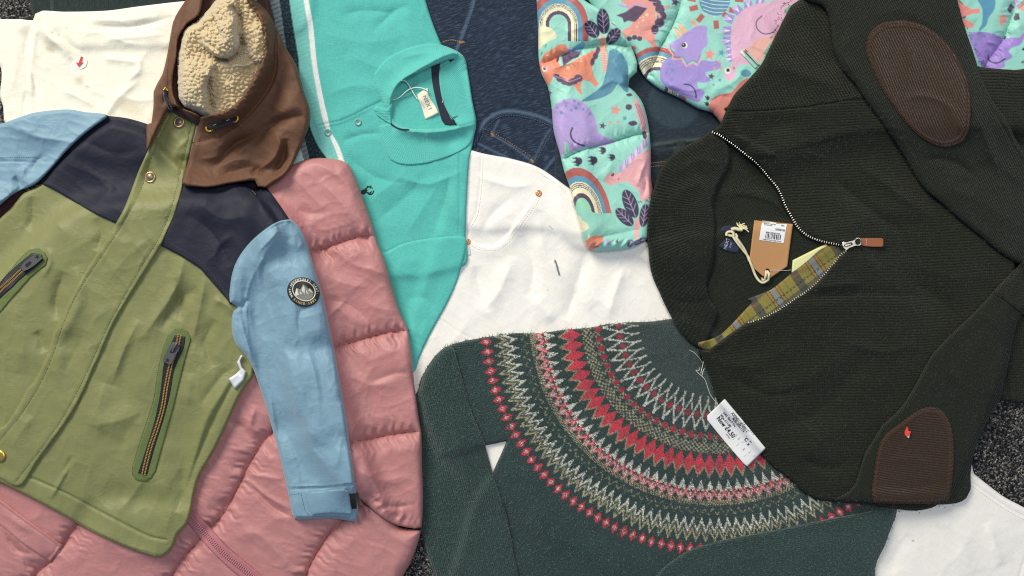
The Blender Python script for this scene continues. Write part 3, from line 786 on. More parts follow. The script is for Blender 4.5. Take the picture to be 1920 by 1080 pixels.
piece('collar', [[(701, 139, 1), (722, 113), (757, 93), (800, 82), (828, 84), (868, 104), (878, 140), (886, 190), (893, 226), (890, 250), (880, 272), (850, 290), (800, 306), (760, 309), (733, 300), (720, 272), (712, 236), (728, 232), (736, 222), (722, 212), (718, 196), (706, 165)],
                 [(734, 192), (742, 166), (762, 147), (795, 132), (816, 122), (842, 112), (852, 111), (846, 116), (826, 126), (823, 145), (829, 185), (842, 215), (858, 236), (840, 239), (800, 242), (762, 240), (742, 231), (734, 214)]],
      TRIB, t, th=3, edge=2.5, cell=1.7, folds=COLF, uv=uvcol, drape=3)
piece('placket_end', Z(680, 60, 4.154, (85, 600), (110, 575), (190, 600), (222, 560), (232, 520), (225, 640), (222, 720), (170, 690), (110, 650)), TRIB, t, th=5, edge=3, cell=1.8, drape=2, folds=[('r', [(703, 208), (718, 220), (735, 232)], 2.5, -3)])
tube('neck_trim', [(733, 232), (745, 240), (757, 243), (767, 243)], 1.5, NAVYT, t, dz=-.4)
PEARL = plain('pale_green_button', '#7fb5a6', .35)
BT = ((1, 0), (1, 1.6), (.88, 2.2), (.74, 2.2), (.68, 1.4), (0, 1.4))
for bx, by in ((614.5, 248.5), (671, 229)):
    bo = disc('button', bx, by, 6.6, PEARL, t, BT, n=30)
    disc('thread_hole', bx - 1.2, by, .9, INK, bo, ((1, 1.5), (0, 1.6)), n=8); disc('thread_hole', bx + 1.2, by, .9, INK, bo, ((1, 1.5), (0, 1.6)), n=8)
# stag head embroidered on the chest
BK = plain('black_embroidery', '#14141a', .8)
ZS = lambda *p: Z(640, 330, 15.43, *p)
st = slab('stag_emblem', ZS((560, 405), (640, 400), (690, 370), (740, 400), (740, 470), (700, 515), (590, 525)), .8, BK, t, dz=.2, bev=.2)
for l, r in ((ZS((700, 440), (740, 470), (800, 530), (880, 520), (920, 470), (935, 420)), 1.0), (ZS((760, 470), (830, 500), (875, 440)), .9), (ZS((700, 420), (735, 340), (770, 280)), .9), (ZS((740, 330), (800, 310), (870, 280)), .9),
             (ZS((790, 310), (840, 330), (910, 355)), .8), (ZS((820, 320), (850, 360)), .7), (ZS((700, 430), (780, 400)), .7), (ZS((820, 500), (840, 460)), .7), (ZS((680, 400), (695, 350)), .8)):
    tube('antler', l, r, BK, st, dz=-.5, step=1.5)
# the label tied in its neck
CREAM = plain('cream_label_cloth', '#f2ead2', .8)
lt = thing('neck_label', 'small cream cloth label tied with white cord inside the polo neck', 'label', 803, 195)
piece('label_cloth', Z(680, 60, 4.154, (425, 490), (470, 450), (508, 437), (515, 490), (540, 540), (575, 590), (595, 632), (540, 660), (488, 683), (470, 620), (455, 570), (430, 525)), CREAM, lt, th=2.5, edge=1.5, cell=1.5, drape=3, extra=lambda X, Y: 2 * np.sin((X + Y) / 9))
GINK = plain('grey_print', '#8a8f94', .7); BINK = plain('blue_print', '#7f9cc4', .7)
text('NEXT', 801, 193, 66, 9.5, GINK, lt, sx=1.1, spacing=1.2, name='lettering')
text('-------------', 793.5, 197, 62, 4, BINK, lt, name='lettering')
CORDW = plain('white_cord', '#e9efe9', .6)
tube('cord', [(753, 150, 0), (760, 152, 2), (768, 162, 4), (776, 176, 5), (782, 185, 2)], 1.0, CORDW, lt, dz=1)
tube('cord', [(736, 188, 0), (750, 182, 2), (765, 169, 7), (780, 164, 5), (794, 166, 2), (802, 170, 1)], 1.0, CORDW, lt, dz=1)
for l in ([(829, 192), (832, 186)], [(849, 226), (855, 218), (858, 217)], [(847, 224), (852, 218)]): tube('loose_thread', l, .5, CORDW if l[0][0] == 829 else BK, t, dz=1)

# ================================================================ fair isle jumper
def fi_color(X, Y):
    n = len(X)
    dx = X - 1340; dy = Y - 600
    r0 = np.hypot(dx, dy); th = np.arctan2(dx, dy)
    r0 = r0 + 4 * fbm(X / 60, Y / 60, 2) + 2.2 * fbm(X / 7, Y / 7, 1)
    th = th + .005 * fbm(X / 9, Y / 9, 3)
    C = np.tile(np.array(lin('#2e4744')), (n, 1))
    rw = 2.9; row = np.floor(r0 / rw); sg = th * r0 / 3.15; r = r0 + 1.5 * (2 * np.abs(sg - np.floor(sg) - .5) - .5)
    stc = 3.15
    def loc(Nm, rr, ph=0):
        s = th * Nm / (2 * math.pi) + ph; f = s - np.floor(s) - .5
        per = 2 * math.pi * rr / Nm
        x = f * per
        return x, per, np.floor(s)
    def put(m, col, soft=1.0):
        c = np.array(lin(col)); C[m] = c * soft
    cream, beige, red, pink, dark = '#fbf8e6', '#cbbf98', '#fb4158', '#f9b8b2', '#2e4744'
    x, per, _ = loc(147, 432); y = r - 431
    put(abs(x) / 7.4 + abs(y) / 11.5 < 1, red); put(abs(x) / 7 + abs(y) / 9 < .55, '#f6cfc8')
    put((abs(x) / 7.4 + abs(y) / 11.5 >= 1) & (abs(x) / 7.4 + abs(y) / 11.5 < 1.25) & (row % 2 == 0), '#8a2f3c')
    x, per, _ = loc(147, 400, .5); tr = 1 - abs(x) / (per / 2)
    put(abs(r - (394 + 20 * tr)) < 4.2, beige); put((abs(r - (383 + 20 * tr)) < 2.6), '#8f8f74')
    put(abs(r - (375 + 23 * tr)) < 4.4, cream)
    x, per, k = loc(147, 400, 0); put((abs(x) < 1.6) & (r > 372) & (r < 384), cream)
    x, per, k = loc(140, 360, .2); tr = 1 - abs(x) / (per / 2)
    put((abs(r - (354 + 12 * tr)) < 2.0) & ((row + k) % 3 > 0), '#a9a27e')
    x, per, k = loc(113, 335, 0); tr = abs(x) / (per / 2)
    put(abs(r - (347 - 0 * tr)) < 1.6, dark)
    put((abs(r - (322 + 16 * (1 - tr))) < 7), red); put(abs(r - (325 + 14 * (1 - tr))) < 3, pink); put((abs(x) < 2.2) & (abs(r - 328) < 9), '#f3ddd0')
    put((r > 338) & (r < 348) & ((np.floor(th * 280) + row) % 2 == 0), beige)
    put((r > 300) & (r < 322) & (abs(x) < (r - 300) / 22 * per * .43), cream)
    put((abs(r - 322) < 3) & (abs(x) < 1.8), dark)
    x, per, _ = loc(88, 271, 0); y = r - 270; k = abs(x) / 10.2 + abs(y) / 21
    put((k < 1.3) & (y > 4), '#c9a685'); put(k < 1, red); put((r > 289) & (abs(x) < 2) & (r < 296), '#c9a685')
    ck = (np.floor(th * 2 * 33.5) + row) % 2 == 0
    per44 = np.floor(th * 235 / 4.4)
    put((r > 216) & (r < 250) & ((per44 + np.floor(r0 / 3.9)) % 2 == 0) & (abs(abs(x) / 10.2 + abs(r - 270) / 21) > 1), beige)
    x, per, _ = loc(78, 219, 0); put((abs(x) / 5.2) ** 2 + ((r - 219) / 7.5) ** 2 < 1, '#cf3048'); put(((abs(x) / 5.2) ** 2 + ((r - 228) / 4) ** 2 < 1), dark)
    x, per, _ = loc(62, 180, .3); y = r - 180; k = abs(x) / 9.3 + abs(y) / 27
    put((k > .78) & (k < 1.14) & (r > 150), cream); put((abs(x) < 2.0) & (r > 143) & (r < 158), cream); put((abs(x) < 2) & (r > 203) & (r < 210), cream)
    put((abs(x) / 4.6) ** 2 + (y / 6.5) ** 2 < 1, '#c9304a')
    fr = np.abs(sg - np.floor(sg) - .5); rr_ = r0 / rw - row
    gp = ((fr > .40) | (rr_ < .16)) & (r0 > 142) & (r0 < 447); C[gp] = C[gp] * .72 + np.array(lin(dark)) * .28
    # uneven yarn
    nz = vnoise(X * .42, Y * .42, 1); C *= (.78 + .44 * nz)[:, None]
    # stray dark stitches break up the motifs
    s = (vnoise(X * .33, Y * .33, 3) > .77) & (r0 > 145) & (r0 < 447) & ((r0 < 252) | (r0 > 290)); C[s] = np.array(lin(dark)) * .9 + C[s] * .2
    return C
FI = fabric('fair_isle_wool', None, rough=1, sheen=.25, pat='knit', p=(3.1, 3.1), bump=1, dist=1.7, vary=.45, fine=1.3, spec=.1, attr=True, fs=.9)
GREENW = fabric('bottle_green_wool', '#2d4441', rough=1, sheen=.25, pat='rib', p=(3.2, 4.0), bump=1, dist=1.6, vary=.5, fine=1.3, spec=.1, melange=('#5f7f6c', .55, .26, .26))
t = thing('jumper', 'bottle green fair isle jumper with a red, cream and beige patterned yoke', 'jumper', 1200, 850)
def uvfi(X, Y):
    th = np.arctan2(X - 1340, Y - 600); r = np.hypot(X - 1340, Y - 600); return r, th * 330
piece('body', [(785, 730), (800, 690), (830, 655), (855, 643), (900, 634), (960, 625), (1010, 625), (1060, 618), (1105, 614), (1150, 606), (1220, 603), (1280, 598), (1330, 620), (1420, 700), (1520, 800), (1620, 900), (1680, 945), (1679, 970), (1640, 1060), (1600, 1150), (860, 1150), (870, 1000), (900, 920), (921, 893, 1), (950, 827, 1), (898, 838, 1), (860, 850), (820, 850)],
      FI, t, th=9, edge=7, cell=1.55, color=fi_color, uv=uvfi, jit=.6, folds=[('r', [(1280, 1010), (1320, 930), (1330, 880)], 12, -4), ('r', [(1000, 640), (985, 700), (1010, 780)], 14, 3), ('r', [(1120, 1000), (1180, 1060)], 26, 4), ('r', [(1000, 950), (1040, 1040)], 30, 4),
              ('s', [(1299, 655), (1294, 690), (1320, 705), (1340, 700)], 3, 2, 14), ('r', [(1340, 640), (1318, 672), (1322, 692), (1338, 700)], 6, -5), ('r', [(1180, 640), (1240, 700), (1320, 760)], 20, 4)], crump=(1.6, 55, 10, 1.5, 1))
def uvs1(X, Y): return Y + .1 * X, X - .28 * Y
piece('sleeve', [(770, 760), (786, 728), (798, 695), (815, 668), (836, 650), (850, 650), (862, 690), (880, 760), (905, 820), (925, 890), (948, 960), (962, 1030), (972, 1150), (850, 1150), (812, 1070), (796, 1020), (786, 960), (780, 860)], GREENW, t, th=9, edge=8, cell=2.5, uv=uvs1, jit=.5,
      folds=[('g', [(838, 652), (848, 690), (846, 660)], 3, -2), ('r', [(850, 780), (870, 880), (890, 980)], 26, 3), ('r', [(810, 800), (820, 900)], 18, -2)])
piece('sleeve', [(1200, 1150), (1225, 1085), (1280, 1038), (1340, 1016), (1430, 998), (1560, 972), (1620, 960), (1672, 945), (1680, 958), (1672, 985), (1660, 1020), (1642, 1060), (1625, 1150)], GREENW, t, th=8, edge=7, cell=2.5, uv=-10, jit=.5,
      folds=[('r', [(1280, 1070), (1450, 1040), (1600, 1010)], 20, 3), ('r', [(1230, 1100), (1300, 1060)], 10, -3)])
FIB = [[(785, 730), (798, 695), (830, 655), (855, 643), (900, 634), (960, 625), (1010, 625), (1060, 618), (1105, 614), (1150, 606), (1220, 603), (1280, 598), (1330, 620), (1420, 700), (1620, 900), (1679, 945), (1679, 970), (1640, 1060), (1600, 1150), (830, 1150), (800, 1040), (786, 960), (780, 860)], [(892, 830), (956, 820), (922, 900)]]
fuzz(FIB, 9000, fabric('wool_fibre', '#4f6f64', rough=1, pat='none', bump=0), t, 900, seed=3)
NAT = plain('clear_thread', '#d9dccf', .4)
tube('tag_thread', [(1292, 657), (1300, 660), (1310, 670), (1317, 680)], .5, NAT, t, dz=1)
tube('tag_thread', [(1304, 694), (1312, 702), (1322, 712), (1332, 740), (1346, 758)], .6, NAT, t, dz=1)
for l in ([(1304, 694), (1312, 694), (1311, 688)], [(1316, 705), (1319, 694), (1321, 691)], [(1314, 700), (1318, 683), (1321, 672), (1316, 671)]): tube('tag_thread', l, .7, NAT, t, dz=1)

# ================================================================ pink puffer coat
PINK = nylon('dusty_pink_nylon', '#c28482', rough=.5, vary=.05, sheen=.3, spec=.4, tintc='#ffb080')
PZIP = fabric('pink_zip_tape', '#b9737a', rough=.7, pat='weave')
PTEETH = plain('pink_zip_teeth', '#cc8f93', .45)
PTH = plain('dark_pink_thread', '#8f4a4f', .8)
t = thing('puffer_coat', 'dusty pink quilted puffer coat lying under the green and blue winter coat', 'coat', 600, 800)
Q = [[(560, 790), (508, 812), (470, 866), (440, 925), (418, 965), (398, 985), (372, 1015), (345, 1045), (320, 1085), (300, 1150)],
     [(700, 930), (636, 980), (605, 1018), (575, 1075), (550, 1150)], [(345, 800), (330, 930), (200, 930), (140, 988), (118, 1022)], [(95, 1053), (70, 1075), (40, 1110)]]
PFOLD = [('r', [(430, 840), (470, 850), (500, 880)], 8, 4), ('r', [(420, 790), (455, 800), (470, 830)], 7, -4), ('r', [(480, 760), (470, 800), (500, 815)], 8, 5), ('r', [(530, 900), (470, 890), (455, 900)], 7, 4), ('r', [(460, 900), (510, 950), (550, 970)], 6, -5),
         ('r', [(455, 890), (500, 930), (545, 955)], 5, 4), ('r', [(440, 1010), (480, 1000), (540, 1060)], 14, 4), ('r', [(0, 985), (40, 1020), (60, 1055)], 8, 5), ('r', [(10, 1000), (30, 1030), (60, 1040)], 5, -4), ('r', [(180, 1000), (240, 1040), (300, 1040)], 18, 5)]
piece('body', [(-80, 620), (60, 450), (160, 380), (300, 365), (420, 360), (480, 360), (560, 420), (640, 700), (700, 880), (742, 984), (789, 995), (786, 1010), (772, 1050), (752, 1090), (740, 1160), (-80, 1160)], PINK, t, th=34, edge=26, cell=2.2, drape=14,
      quilt=(Q, 46, 22, 11), folds=PFOLD, crump=[(4.5, 60, 60, 2.0, 1), (1.5, 24, 20, 2.2, 2)])
piece('pocket_welt', [(-80, 884, 1), (0, 935), (60, 980), (118, 1022, 1), (95, 1054, 1), (40, 1018), (0, 985), (-80, 940, 1)], PINK, t, th=5, edge=4, cell=2, drape=3, folds=[('g', [(-10, 938), (50, 982), (106, 1024), (92, 1044)], 1.5, -2), ('r', [(0, 960), (60, 1000)], 6, 2)])
zb = [(338, 952), (360, 975), (385, 1002), (410, 1030), (440, 1056), (475, 1085), (520, 1120)]
piece('zip', [(352, 948), (375, 968), (402, 998), (428, 1028), (460, 1052), (500, 1085), (550, 1130), (520, 1145), (470, 1100), (425, 1062), (396, 1034), (368, 1000), (345, 975), (330, 962)], PZIP, t, th=4, edge=3, cell=2, drape=5, folds=[('g', [(347, 962), (368, 986), (392, 1016), (418, 1044), (450, 1070), (490, 1100)], 1.2, -1)])
zo = bpy.data.objects[max([o.name for o in bpy.data.objects if o.name.startswith('zip')], key=len)]
zl = [(344, 958), (366, 980), (391, 1008), (417, 1036), (448, 1061), (485, 1092), (520, 1122)]
boxes('teeth', [(x, y, a, 2.2, 4.0, 2) for x, y, a in along(zl, 4.0, -2.6)] + [(x, y, a, 2.2, 4.0, 2) for x, y, a in along(zl, 4.0, 2.6)], PTEETH, zo)
stitches([(352, 980), (380, 1014), (408, 1044), (440, 1072), (470, 1095)], PTH, t, 5, 3, .9); stitches([(362, 958), (388, 982), (414, 1012), (446, 1042), (490, 1078)], PTH, t, 5, 3, .9)
Q2 = [[(470, 480), (540, 478), (580, 472), (610, 466), (640, 454), (670, 445), (720, 440)], [(540, 655), (600, 653), (640, 648), (680, 636), (720, 625), (790, 616)], [(600, 838), (660, 829), (700, 822), (745, 813), (810, 806)],
      [(640, 925), (675, 936), (700, 957), (722, 974), (745, 985), (800, 989)]]
S2F = [('r', [(600, 340), (640, 380), (660, 420)], 16, 4), ('r', [(590, 500), (640, 530), (700, 540)], 16, 4), ('r', [(580, 560), (650, 570), (690, 600)], 10, -4), ('r', [(640, 690), (690, 720), (750, 715)], 14, 4), ('r', [(650, 560), (610, 600)], 7, 4),
       ('r', [(690, 720), (740, 700), (770, 700)], 7, -3), ('r', [(670, 880), (720, 900), (770, 890)], 14, 4), ('r', [(540, 390), (580, 400), (620, 395)], 10, -3), ('r', [(690, 930), (730, 950), (780, 945)], 6, -4)]
piece('sleeve', [(470, 420), (492, 352), (515, 326), (550, 308), (575, 299), (600, 296), (638, 300), (652, 306), (664, 328), (682, 375), (698, 420), (706, 450), (722, 490), (736, 540), (752, 590), (765, 620), (772, 670), (778, 730), (786, 790), (790, 812), (791, 870), (793, 930), (790, 988), (780, 991), (745, 985), (722, 974), (700, 957), (675, 936), (640, 925), (560, 800), (520, 600)],
      PINK, t, th=34, edge=26, cell=2.2, drape=12, quilt=(Q2, 42, 22, 12), folds=S2F, crump=[(4.4, 56, 30, 2.0, 3), (1.5, 23, -20, 2.2, 1)])
for q in (Q[0][1:], Q[1]): stitches(q, PTH, t, 5, 3.2, 1.3, dz=-.6)
for q in Q2: stitches(q[1:], PTH, t, 5, 3.2, 1.3, dz=-.6)

# ================================================================ padded jacket with the dinosaur print
def dino(X, Y, sleeve=False):
    P = Paint(X, Y, '#9ddcca', 1.2)
    A = lambda *p: Z(1000, 0, 4.5, *p)
    B = lambda *p: Z(1000, 240, 4.5, *p)
    C = lambda *p: Z(1180, 0, 4.697, *p)
    D = lambda *p: Z(1760, 0, 7.7125, *p)
    pl, nv, co, pk, li, bl, rd, cr_, wh = '#5a4660', '#33304a', '#ee9273', '#eeb0b2', '#bda6dc', '#5f9fb8', '#b8625c', '#f2ecc4', '#f4f4f0'
    # --- sleeve, upper rainbow
    def arch(cx, cy, rx, ry, rot, bands):
        a = math.radians(rot)
        x = X - cx; y = Y - cy; u = (x * math.cos(a) + y * math.sin(a)) / rx; v = (-x * math.sin(a) + y * math.cos(a)) / ry
        k = np.hypot(u, np.minimum(v, 0)); 
        for k0, k1, col in bands:
            m = np.where((k > k0) & (k < k1) & (v < .55) & (abs(x) < 90) & (abs(y) < 90))[0]; P.mix(m, np.ones(len(m)), col)
    RB = [(.86, 1.08, rd), (.70, .86, bl), (.60, .70, cr_), (.66, .68, pl), (.62, .64, pl), (.575, .595, pl), (.46, .58, cr_), (.34, .46, pl)]
    for c in B((0, 0)), : pass
    arch(1047, 46, 52, 56, 0, RB)
    P.poly(A((45, 240), (70, 215), (110, 225), (150, 240), (190, 280), (190, 320), (140, 345), (80, 380), (45, 420)), cr_)
    for x, y in ((105, 385), (70, 450), (130, 700)): P.ell(*A((x, y))[0], 2, 4, 20, '#5fae98')
    # palm upper
    P.poly(A((560, 310), (600, 300), (625, 560), (600, 620), (585, 600)), '#eeb09c'); 
    for k in range(9): P.line(A((572, 440 + 20 * k), (625, 444 + 20 * k)), .8, '#f7d9cc', smooth=False)
    def leaf(cx, cy, rx, ry, rot):
        P.ell(cx, cy, rx, ry, rot, nv); a = math.radians(rot)
        ca, sa = math.cos(a), math.sin(a)
        P.line([(cx - rx * .9 * ca, cy - rx * .9 * sa), (cx + rx * .95 * ca, cy + rx * .95 * sa)], .9, '#cdb8dc', smooth=False)
        for s in (-1, 1):
            for k in (-.5, -.1, .3):
                x0 = cx + rx * k * ca; y0 = cy + rx * k * sa; x1 = x0 + rx * .38 * ca - s * ry * .72 * sa; y1 = y0 + rx * .38 * sa + s * ry * .72 * ca
                P.line([(x0, y0), (x1, y1)], .7, '#cdb8dc', smooth=False)
    leaf(1131, 40, 24, 12, -95); leaf(1110, 55, 18, 12, -125); leaf(1150, 68, 18, 11, -52)
    P.line(A((650, 180), (662, 192), (672, 185), (690, 205)), 1.2, wh); P.line(A((655, 190), (668, 200), (690, 214)), .9, nv)
    # orange dragon on the sleeve
    P.poly(A((210, 380), (270, 375), (290, 430), (240, 460), (210, 500), (240, 560), (330, 520), (420, 470), (560, 405), (540, 480), (500, 560), (510, 640), (550, 710), (520, 730), (480, 690), (420, 680), (400, 740), (415, 795), (380, 780), (350, 730), (280, 700), (180, 640), (150, 690), (110, 715), (90, 650), (45, 560), (60, 510), (100, 450), (150, 420)), co)
    P.ell(*A((95, 580))[0], 4.6, 5.6, 10, wh); P.ell(*A((97, 575))[0], 3.2, 4, 10, '#2c2c34'); P.ell(*A((100, 570))[0], 1, 1, 0, wh)
    P.poly(A((235, 470), (320, 430), (410, 405), (380, 480), (330, 500), (250, 560)), pl, False); P.line(A((240, 475), (250, 555)), 1.2, li); P.poly(A((285, 440), (310, 385), (330, 440)), li, False)
    P.poly(A((420, 340), (370, 380), (310, 420), (400, 440), (440, 380)), '#6aaac0', False)
    for x, y, a, b in ((195, 640, 6, 4), (225, 670, 7, 5), (262, 690, 7, 6), (300, 700, 8, 6), (340, 685, 8, 6), (380, 660, 8, 7), (545, 425, 4, 7), (525, 470, 5, 7), (500, 520, 4, 8)): P.ell(*A((x, y))[0], a, b, 10, pl)
    P.line(A((175, 640), (260, 672), (300, 690), (400, 655)), .8, '#cdb8dc'); P.poly(A((265, 655), (280, 690), (298, 680), (285, 665)), co)
    for x, y, r in ((292, 570, 3), (320, 548, 2), (335, 560, 1.6), (370, 515, 1.6), (402, 518, 1.4), (120, 465, 2), (110, 500, 1.8), (430, 735, 1.6)): P.ell(*A((x, y))[0], r, r, 0, '#f9cf9c')
    P.ell(*A((205, 505))[0], 2.4, 5, 20, '#5a3038')
    # blue swoosh
    P.poly(A((650, 420), (720, 430), (790, 520), (800, 600), (800, 780), (760, 760), (715, 710), (660, 780), (560, 830), (405, 858), (480, 800), (570, 730), (610, 620), (630, 500)), '#5d94ab')
    # lilac hill creature
    P.poly(A((160, 930), (200, 870), (260, 838), (330, 830), (400, 850), (470, 910), (520, 990), (540, 1090), (560, 1130), (640, 1170), (700, 1190), (600, 1230), (420, 1250), (300, 1290), (250, 1300), (200, 1400), (160, 1100)), li)
    for x, y, r in ((260, 850, 3), (345, 855, 3), (385, 875, 3), (275, 893, 2.5), (360, 910, 3.4), (420, 922, 3), (235, 950, 3), (320, 932, 2.4), (478, 960, 3), (200, 910, 2)): P.ell(*A((x, y))[0], r, r, 0, '#7f93c4')
    P.line(B((330, 0), (315, 40), (325, 90), (370, 130), (430, 150)), 3, '#3a3244')
    P.poly(B((262, 120), (292, 120), (305, 215), (265, 235)), '#9bdcb8', False)
    for x, y, r, c in ((695, 930, 11, '#ee9c8c'), (772, 998, 6, bl), (585, 1062, 7, pl), (712, 1030, 4, '#ee9c8c'), (645, 1035, 4, '#ee9c8c'), (135, 785, 6, pl)): P.star(*A((x, y))[0], r, c, .2)
    for x, y, a, b, r in ((805, 903, 6.5, 6, 0), (840, 1040, 9, 5, -40), (810, 800, 6, 3, 50)): P.poly([(A((x, y))[0][0] + a * math.cos(math.radians(r + q)) , A((x, y))[0][1] + b * math.sin(math.radians(r + q))) for q in (30, 75, 130, 160, 215, 250, 310, 340)], pl, False)
    P.poly(A((850, 830), (900, 880), (940, 980), (960, 1080), (960, 1200), (930, 1150), (900, 1040), (860, 920)), pk)
    for k in range(3): P.line(A((862 + 14 * k, 880), (905 + 14 * k, 1000), (925 + 14 * k, 1090)), .9, pl)
    P.poly(B((920, 40), (940, 20), (960, 70), (945, 100), (925, 80)), pl)
    # paw prints
    for x, y, s in ((372, 280, 1), (500, 272, 1), (582, 188, .8), (660, 246, .75)):
        P.ell(*B((x + 12 * s, y))[0], 6.6 * s, 7.2 * s, 0, nv)
        for dx, dy in ((-34, -26), (-36, 6), (-18, 32)): P.poly(B((x + (dx - 14) * s, y + dy * s), (x + (dx + 34) * s, y + (dy - 12) * s), (x + (dx + 30) * s, y + (dy + 14) * s)), nv, False)
    # lower rainbow
    arch(1094, 394, 48, 78, -14, [(.84, 1.04, rd), (.70, .84, bl), (.40, .70, cr_), (.645, .665, pl), (.60, .62, pl), (.555, .575, pl), (.30, .42, pl), (0, .30, '#9bdcb8')])
    P.poly([(1060, 397), (1090, 392), (1120, 400), (1160, 402), (1150, 430), (1165, 450), (1080, 460), (1070, 420)], '#9adac4')
    P.poly(B((360, 735), (400, 750), (410, 780), (450, 800), (470, 840), (440, 865), (390, 880)), cr_)
    P.poly(B((452, 940), (466, 885), (490, 940)), cr_, False); P.poly(B((425, 970), (500, 910), (560, 910), (585, 905), (585, 960), (540, 1010), (470, 1040), (430, 1010)), '#e88f74')
    P.ell(*B((440, 985))[0], 2, 5, 10, '#f7d0b0'); P.poly(B((600, 985), (628, 930), (645, 960), (640, 990)), li, False); P.poly(B((690, 960), (715, 930), (712, 970)), pl, False); P.line(B((520, 1005), (545, 995)), 2, nv)
    # pink spiny dinosaur
    for k in range(9):
        x, y = 740 + 25 * k, 345 - 27 * k; P.poly(B((x - 10, y + 45), (x - 5 - 12, y - 25), (x + 12, y - 30), (x + 30, y + 15)), '#d8c6e6' if k % 2 else '#b79bd0', False); P.line(B((x, y + 20), (x, y - 25)), .6, wh, smooth=False)
    P.poly(B((602, 440), (615, 400), (655, 375), (730, 380), (790, 330), (850, 260), (920, 210), (985, 175), (1020, 260), (1010, 480), (980, 560), (970, 610), (905, 610), (895, 540), (840, 490), (780, 450), (700, 470), (630, 480)), pk)
    P.ell(*B((668, 393))[0], 3.2, 3.2, 0, '#3a3a44'); P.ell(*B((664, 388))[0], .9, .9, 0, wh); P.ell(*B((720, 432))[0], 1.6, 2.2, 0, '#b08060')
    P.line(B((880, 615), (892, 632), (905, 615), (918, 632)), 1.2, nv); P.line(B((945, 625), (955, 605), (968, 622)), 1.2, nv)
    # lower palm
    P.poly(B((865, 770), (905, 760), (895, 860), (890, 935), (855, 935), (852, 850)), '#e8a9a4')
    for k in range(5): P.line(B((855, 870 + 14 * k), (890, 868 + 14 * k)), .8, '#f7d9cc', smooth=False)
    leaf(1182, 382, 28, 13, -112); leaf(1171, 407, 22, 11, -135); leaf(1208, 404, 22, 9, -82)
    for x, y, r in ((820, 975, -60), (880, 965, -20), (930, 945, -10)): leaf(*B((x, y))[0], 8, 5, r)
    P.poly(B((975, 400), (1000, 480), (1000, 590), (980, 560)), '#c77a72')
    if sleeve: return P.C
    # --- body of the jacket
    P.poly(C((-100, -60), (240, -60), (230, 100), (240, 220), (225, 320), (240, 430), (215, 430), (170, 370), (100, 330), (20, 310), (-40, 330), (-60, 270), (20, 220), (0, 150), (-20, 60)), '#eda093')
    P.poly(A((700, 130), (780, 100), (860, 45), (960, 70), (900, 140), (860, 185), (800, 175), (765, 190), (750, 150)), pl, False); P.line(A((720, 40), (800, 60), (880, 30), (955, 55)), 3, li)
    for x, y in ((820, 100), (870, 110)): P.line(A((x, y + 50), (955, 70)), .8, '#413650', smooth=False)
    for x, y, a, b, r in ((245, 30, 8, 7, 0), (270, 80, 9, 9, 0), (285, 140, 9, 9, 0), (265, 200, 9, 9, 0), (225, 260, 7, 9, 0), (200, -10, 8, 6, 0)): P.ell(*C((x, y))[0], a, b, r, pl); P.line(C((x - 30, y + 25), (x + 36, y + 30)), .8, '#cdb8dc', smooth=False)
    P.poly(C((240, 110), (270, 120), (285, 150), (262, 165)), '#eda093')
    for x, y, r in ((155, 130, 3), (122, 150, 1.6), (120, 178, 2), (95, 155, 1.2), (82, 200, 1.2), (70, 236, 1.4)): P.ell(*C((x, y))[0], r, r, 0, '#f9dca8')
    for x, y in ((0, 340), (45, 330), (90, 340)): P.ell(*C((x, y))[0], 5, 4.5, 0, pl)
    P.ell(*A((845, 405))[0], 6, 4, 0, '#c77a72')
    arch(1231, 150, 62, 62, 12, [(.86, 1.0, rd), (.74, .86, bl), (.38, .74, cr_), (.66, .69, pl), (.60, .625, pl), (.54, .565, pl), (.30, .40, pl)])
    P.star(*C((405, 20))[0], 9, pl, .3); P.ell(*C((330, 60))[0], 6, 3, -10, '#dca0a0')
    # triceratops
    for l in (((430, 335), (400, 270), (385, 235), (420, 260), (455, 320)), ((470, 310), (435, 230), (430, 200), (480, 240), (510, 290)), ((575, 240), (545, 190), (540, 165), (590, 200), (600, 230))): P.poly(C(*l), '#f0b48c')
    P.poly(C((270, 640), (290, 560), (340, 510), (430, 520), (500, 560), (600, 560), (640, 530), (720, 540), (800, 540), (800, 600), (740, 620), (670, 640), (700, 690), (720, 710), (650, 730), (600, 720), (610, 780), (660, 800), (650, 850), (600, 900), (480, 850), (330, 770), (280, 720)), '#a894d8')
    P.poly(C((365, 380), (420, 350), (520, 270), (610, 225), (690, 240), (680, 290), (690, 340), (690, 390), (640, 440), (630, 500), (600, 560), (555, 530), (510, 560), (470, 500), (400, 500), (400, 440), (370, 420)), '#b39edc')
    P.line(C((345, 385), (345, 430), (385, 480), (380, 520), (460, 520), (500, 585), (555, 555), (600, 575), (632, 505)), 2.6, '#f2b4ae', smooth=False); P.line(C((360, 385), (362, 425), (400, 470), (395, 500), (468, 500), (510, 560), (556, 530), (598, 550), (622, 490)), 1.6, '#6d93b8', smooth=False)
    P.ell(*C((487, 399))[0], 5.4, 5.6, 0, wh); P.ell(*C((479, 397))[0], 4.2, 4.4, 0, '#2c2c34'); P.ell(*C((474, 391))[0], 1, 1, 0, wh)
    P.line(C((485, 742), (540, 752), (580, 800), (588, 862)), 2.4, '#33304a')
    for x, y, r in ((352, 565, 3), (385, 622, 3.4), (330, 640, 2.4), (372, 700, 3), (290, 700, 2.4), (335, 728, 2.6), (390, 575, 1.6)): P.ell(*C((x, y))[0], r, r, 0, '#7a97c8')
    for x, y in ((795, 545), (810, 600), (750, 600)): P.ell(*C((x, y))[0], 2.5, 3, 0, '#eda093')
    # sun
    P.ell(1340, 0, 29, 31, 0, '#5896ae')
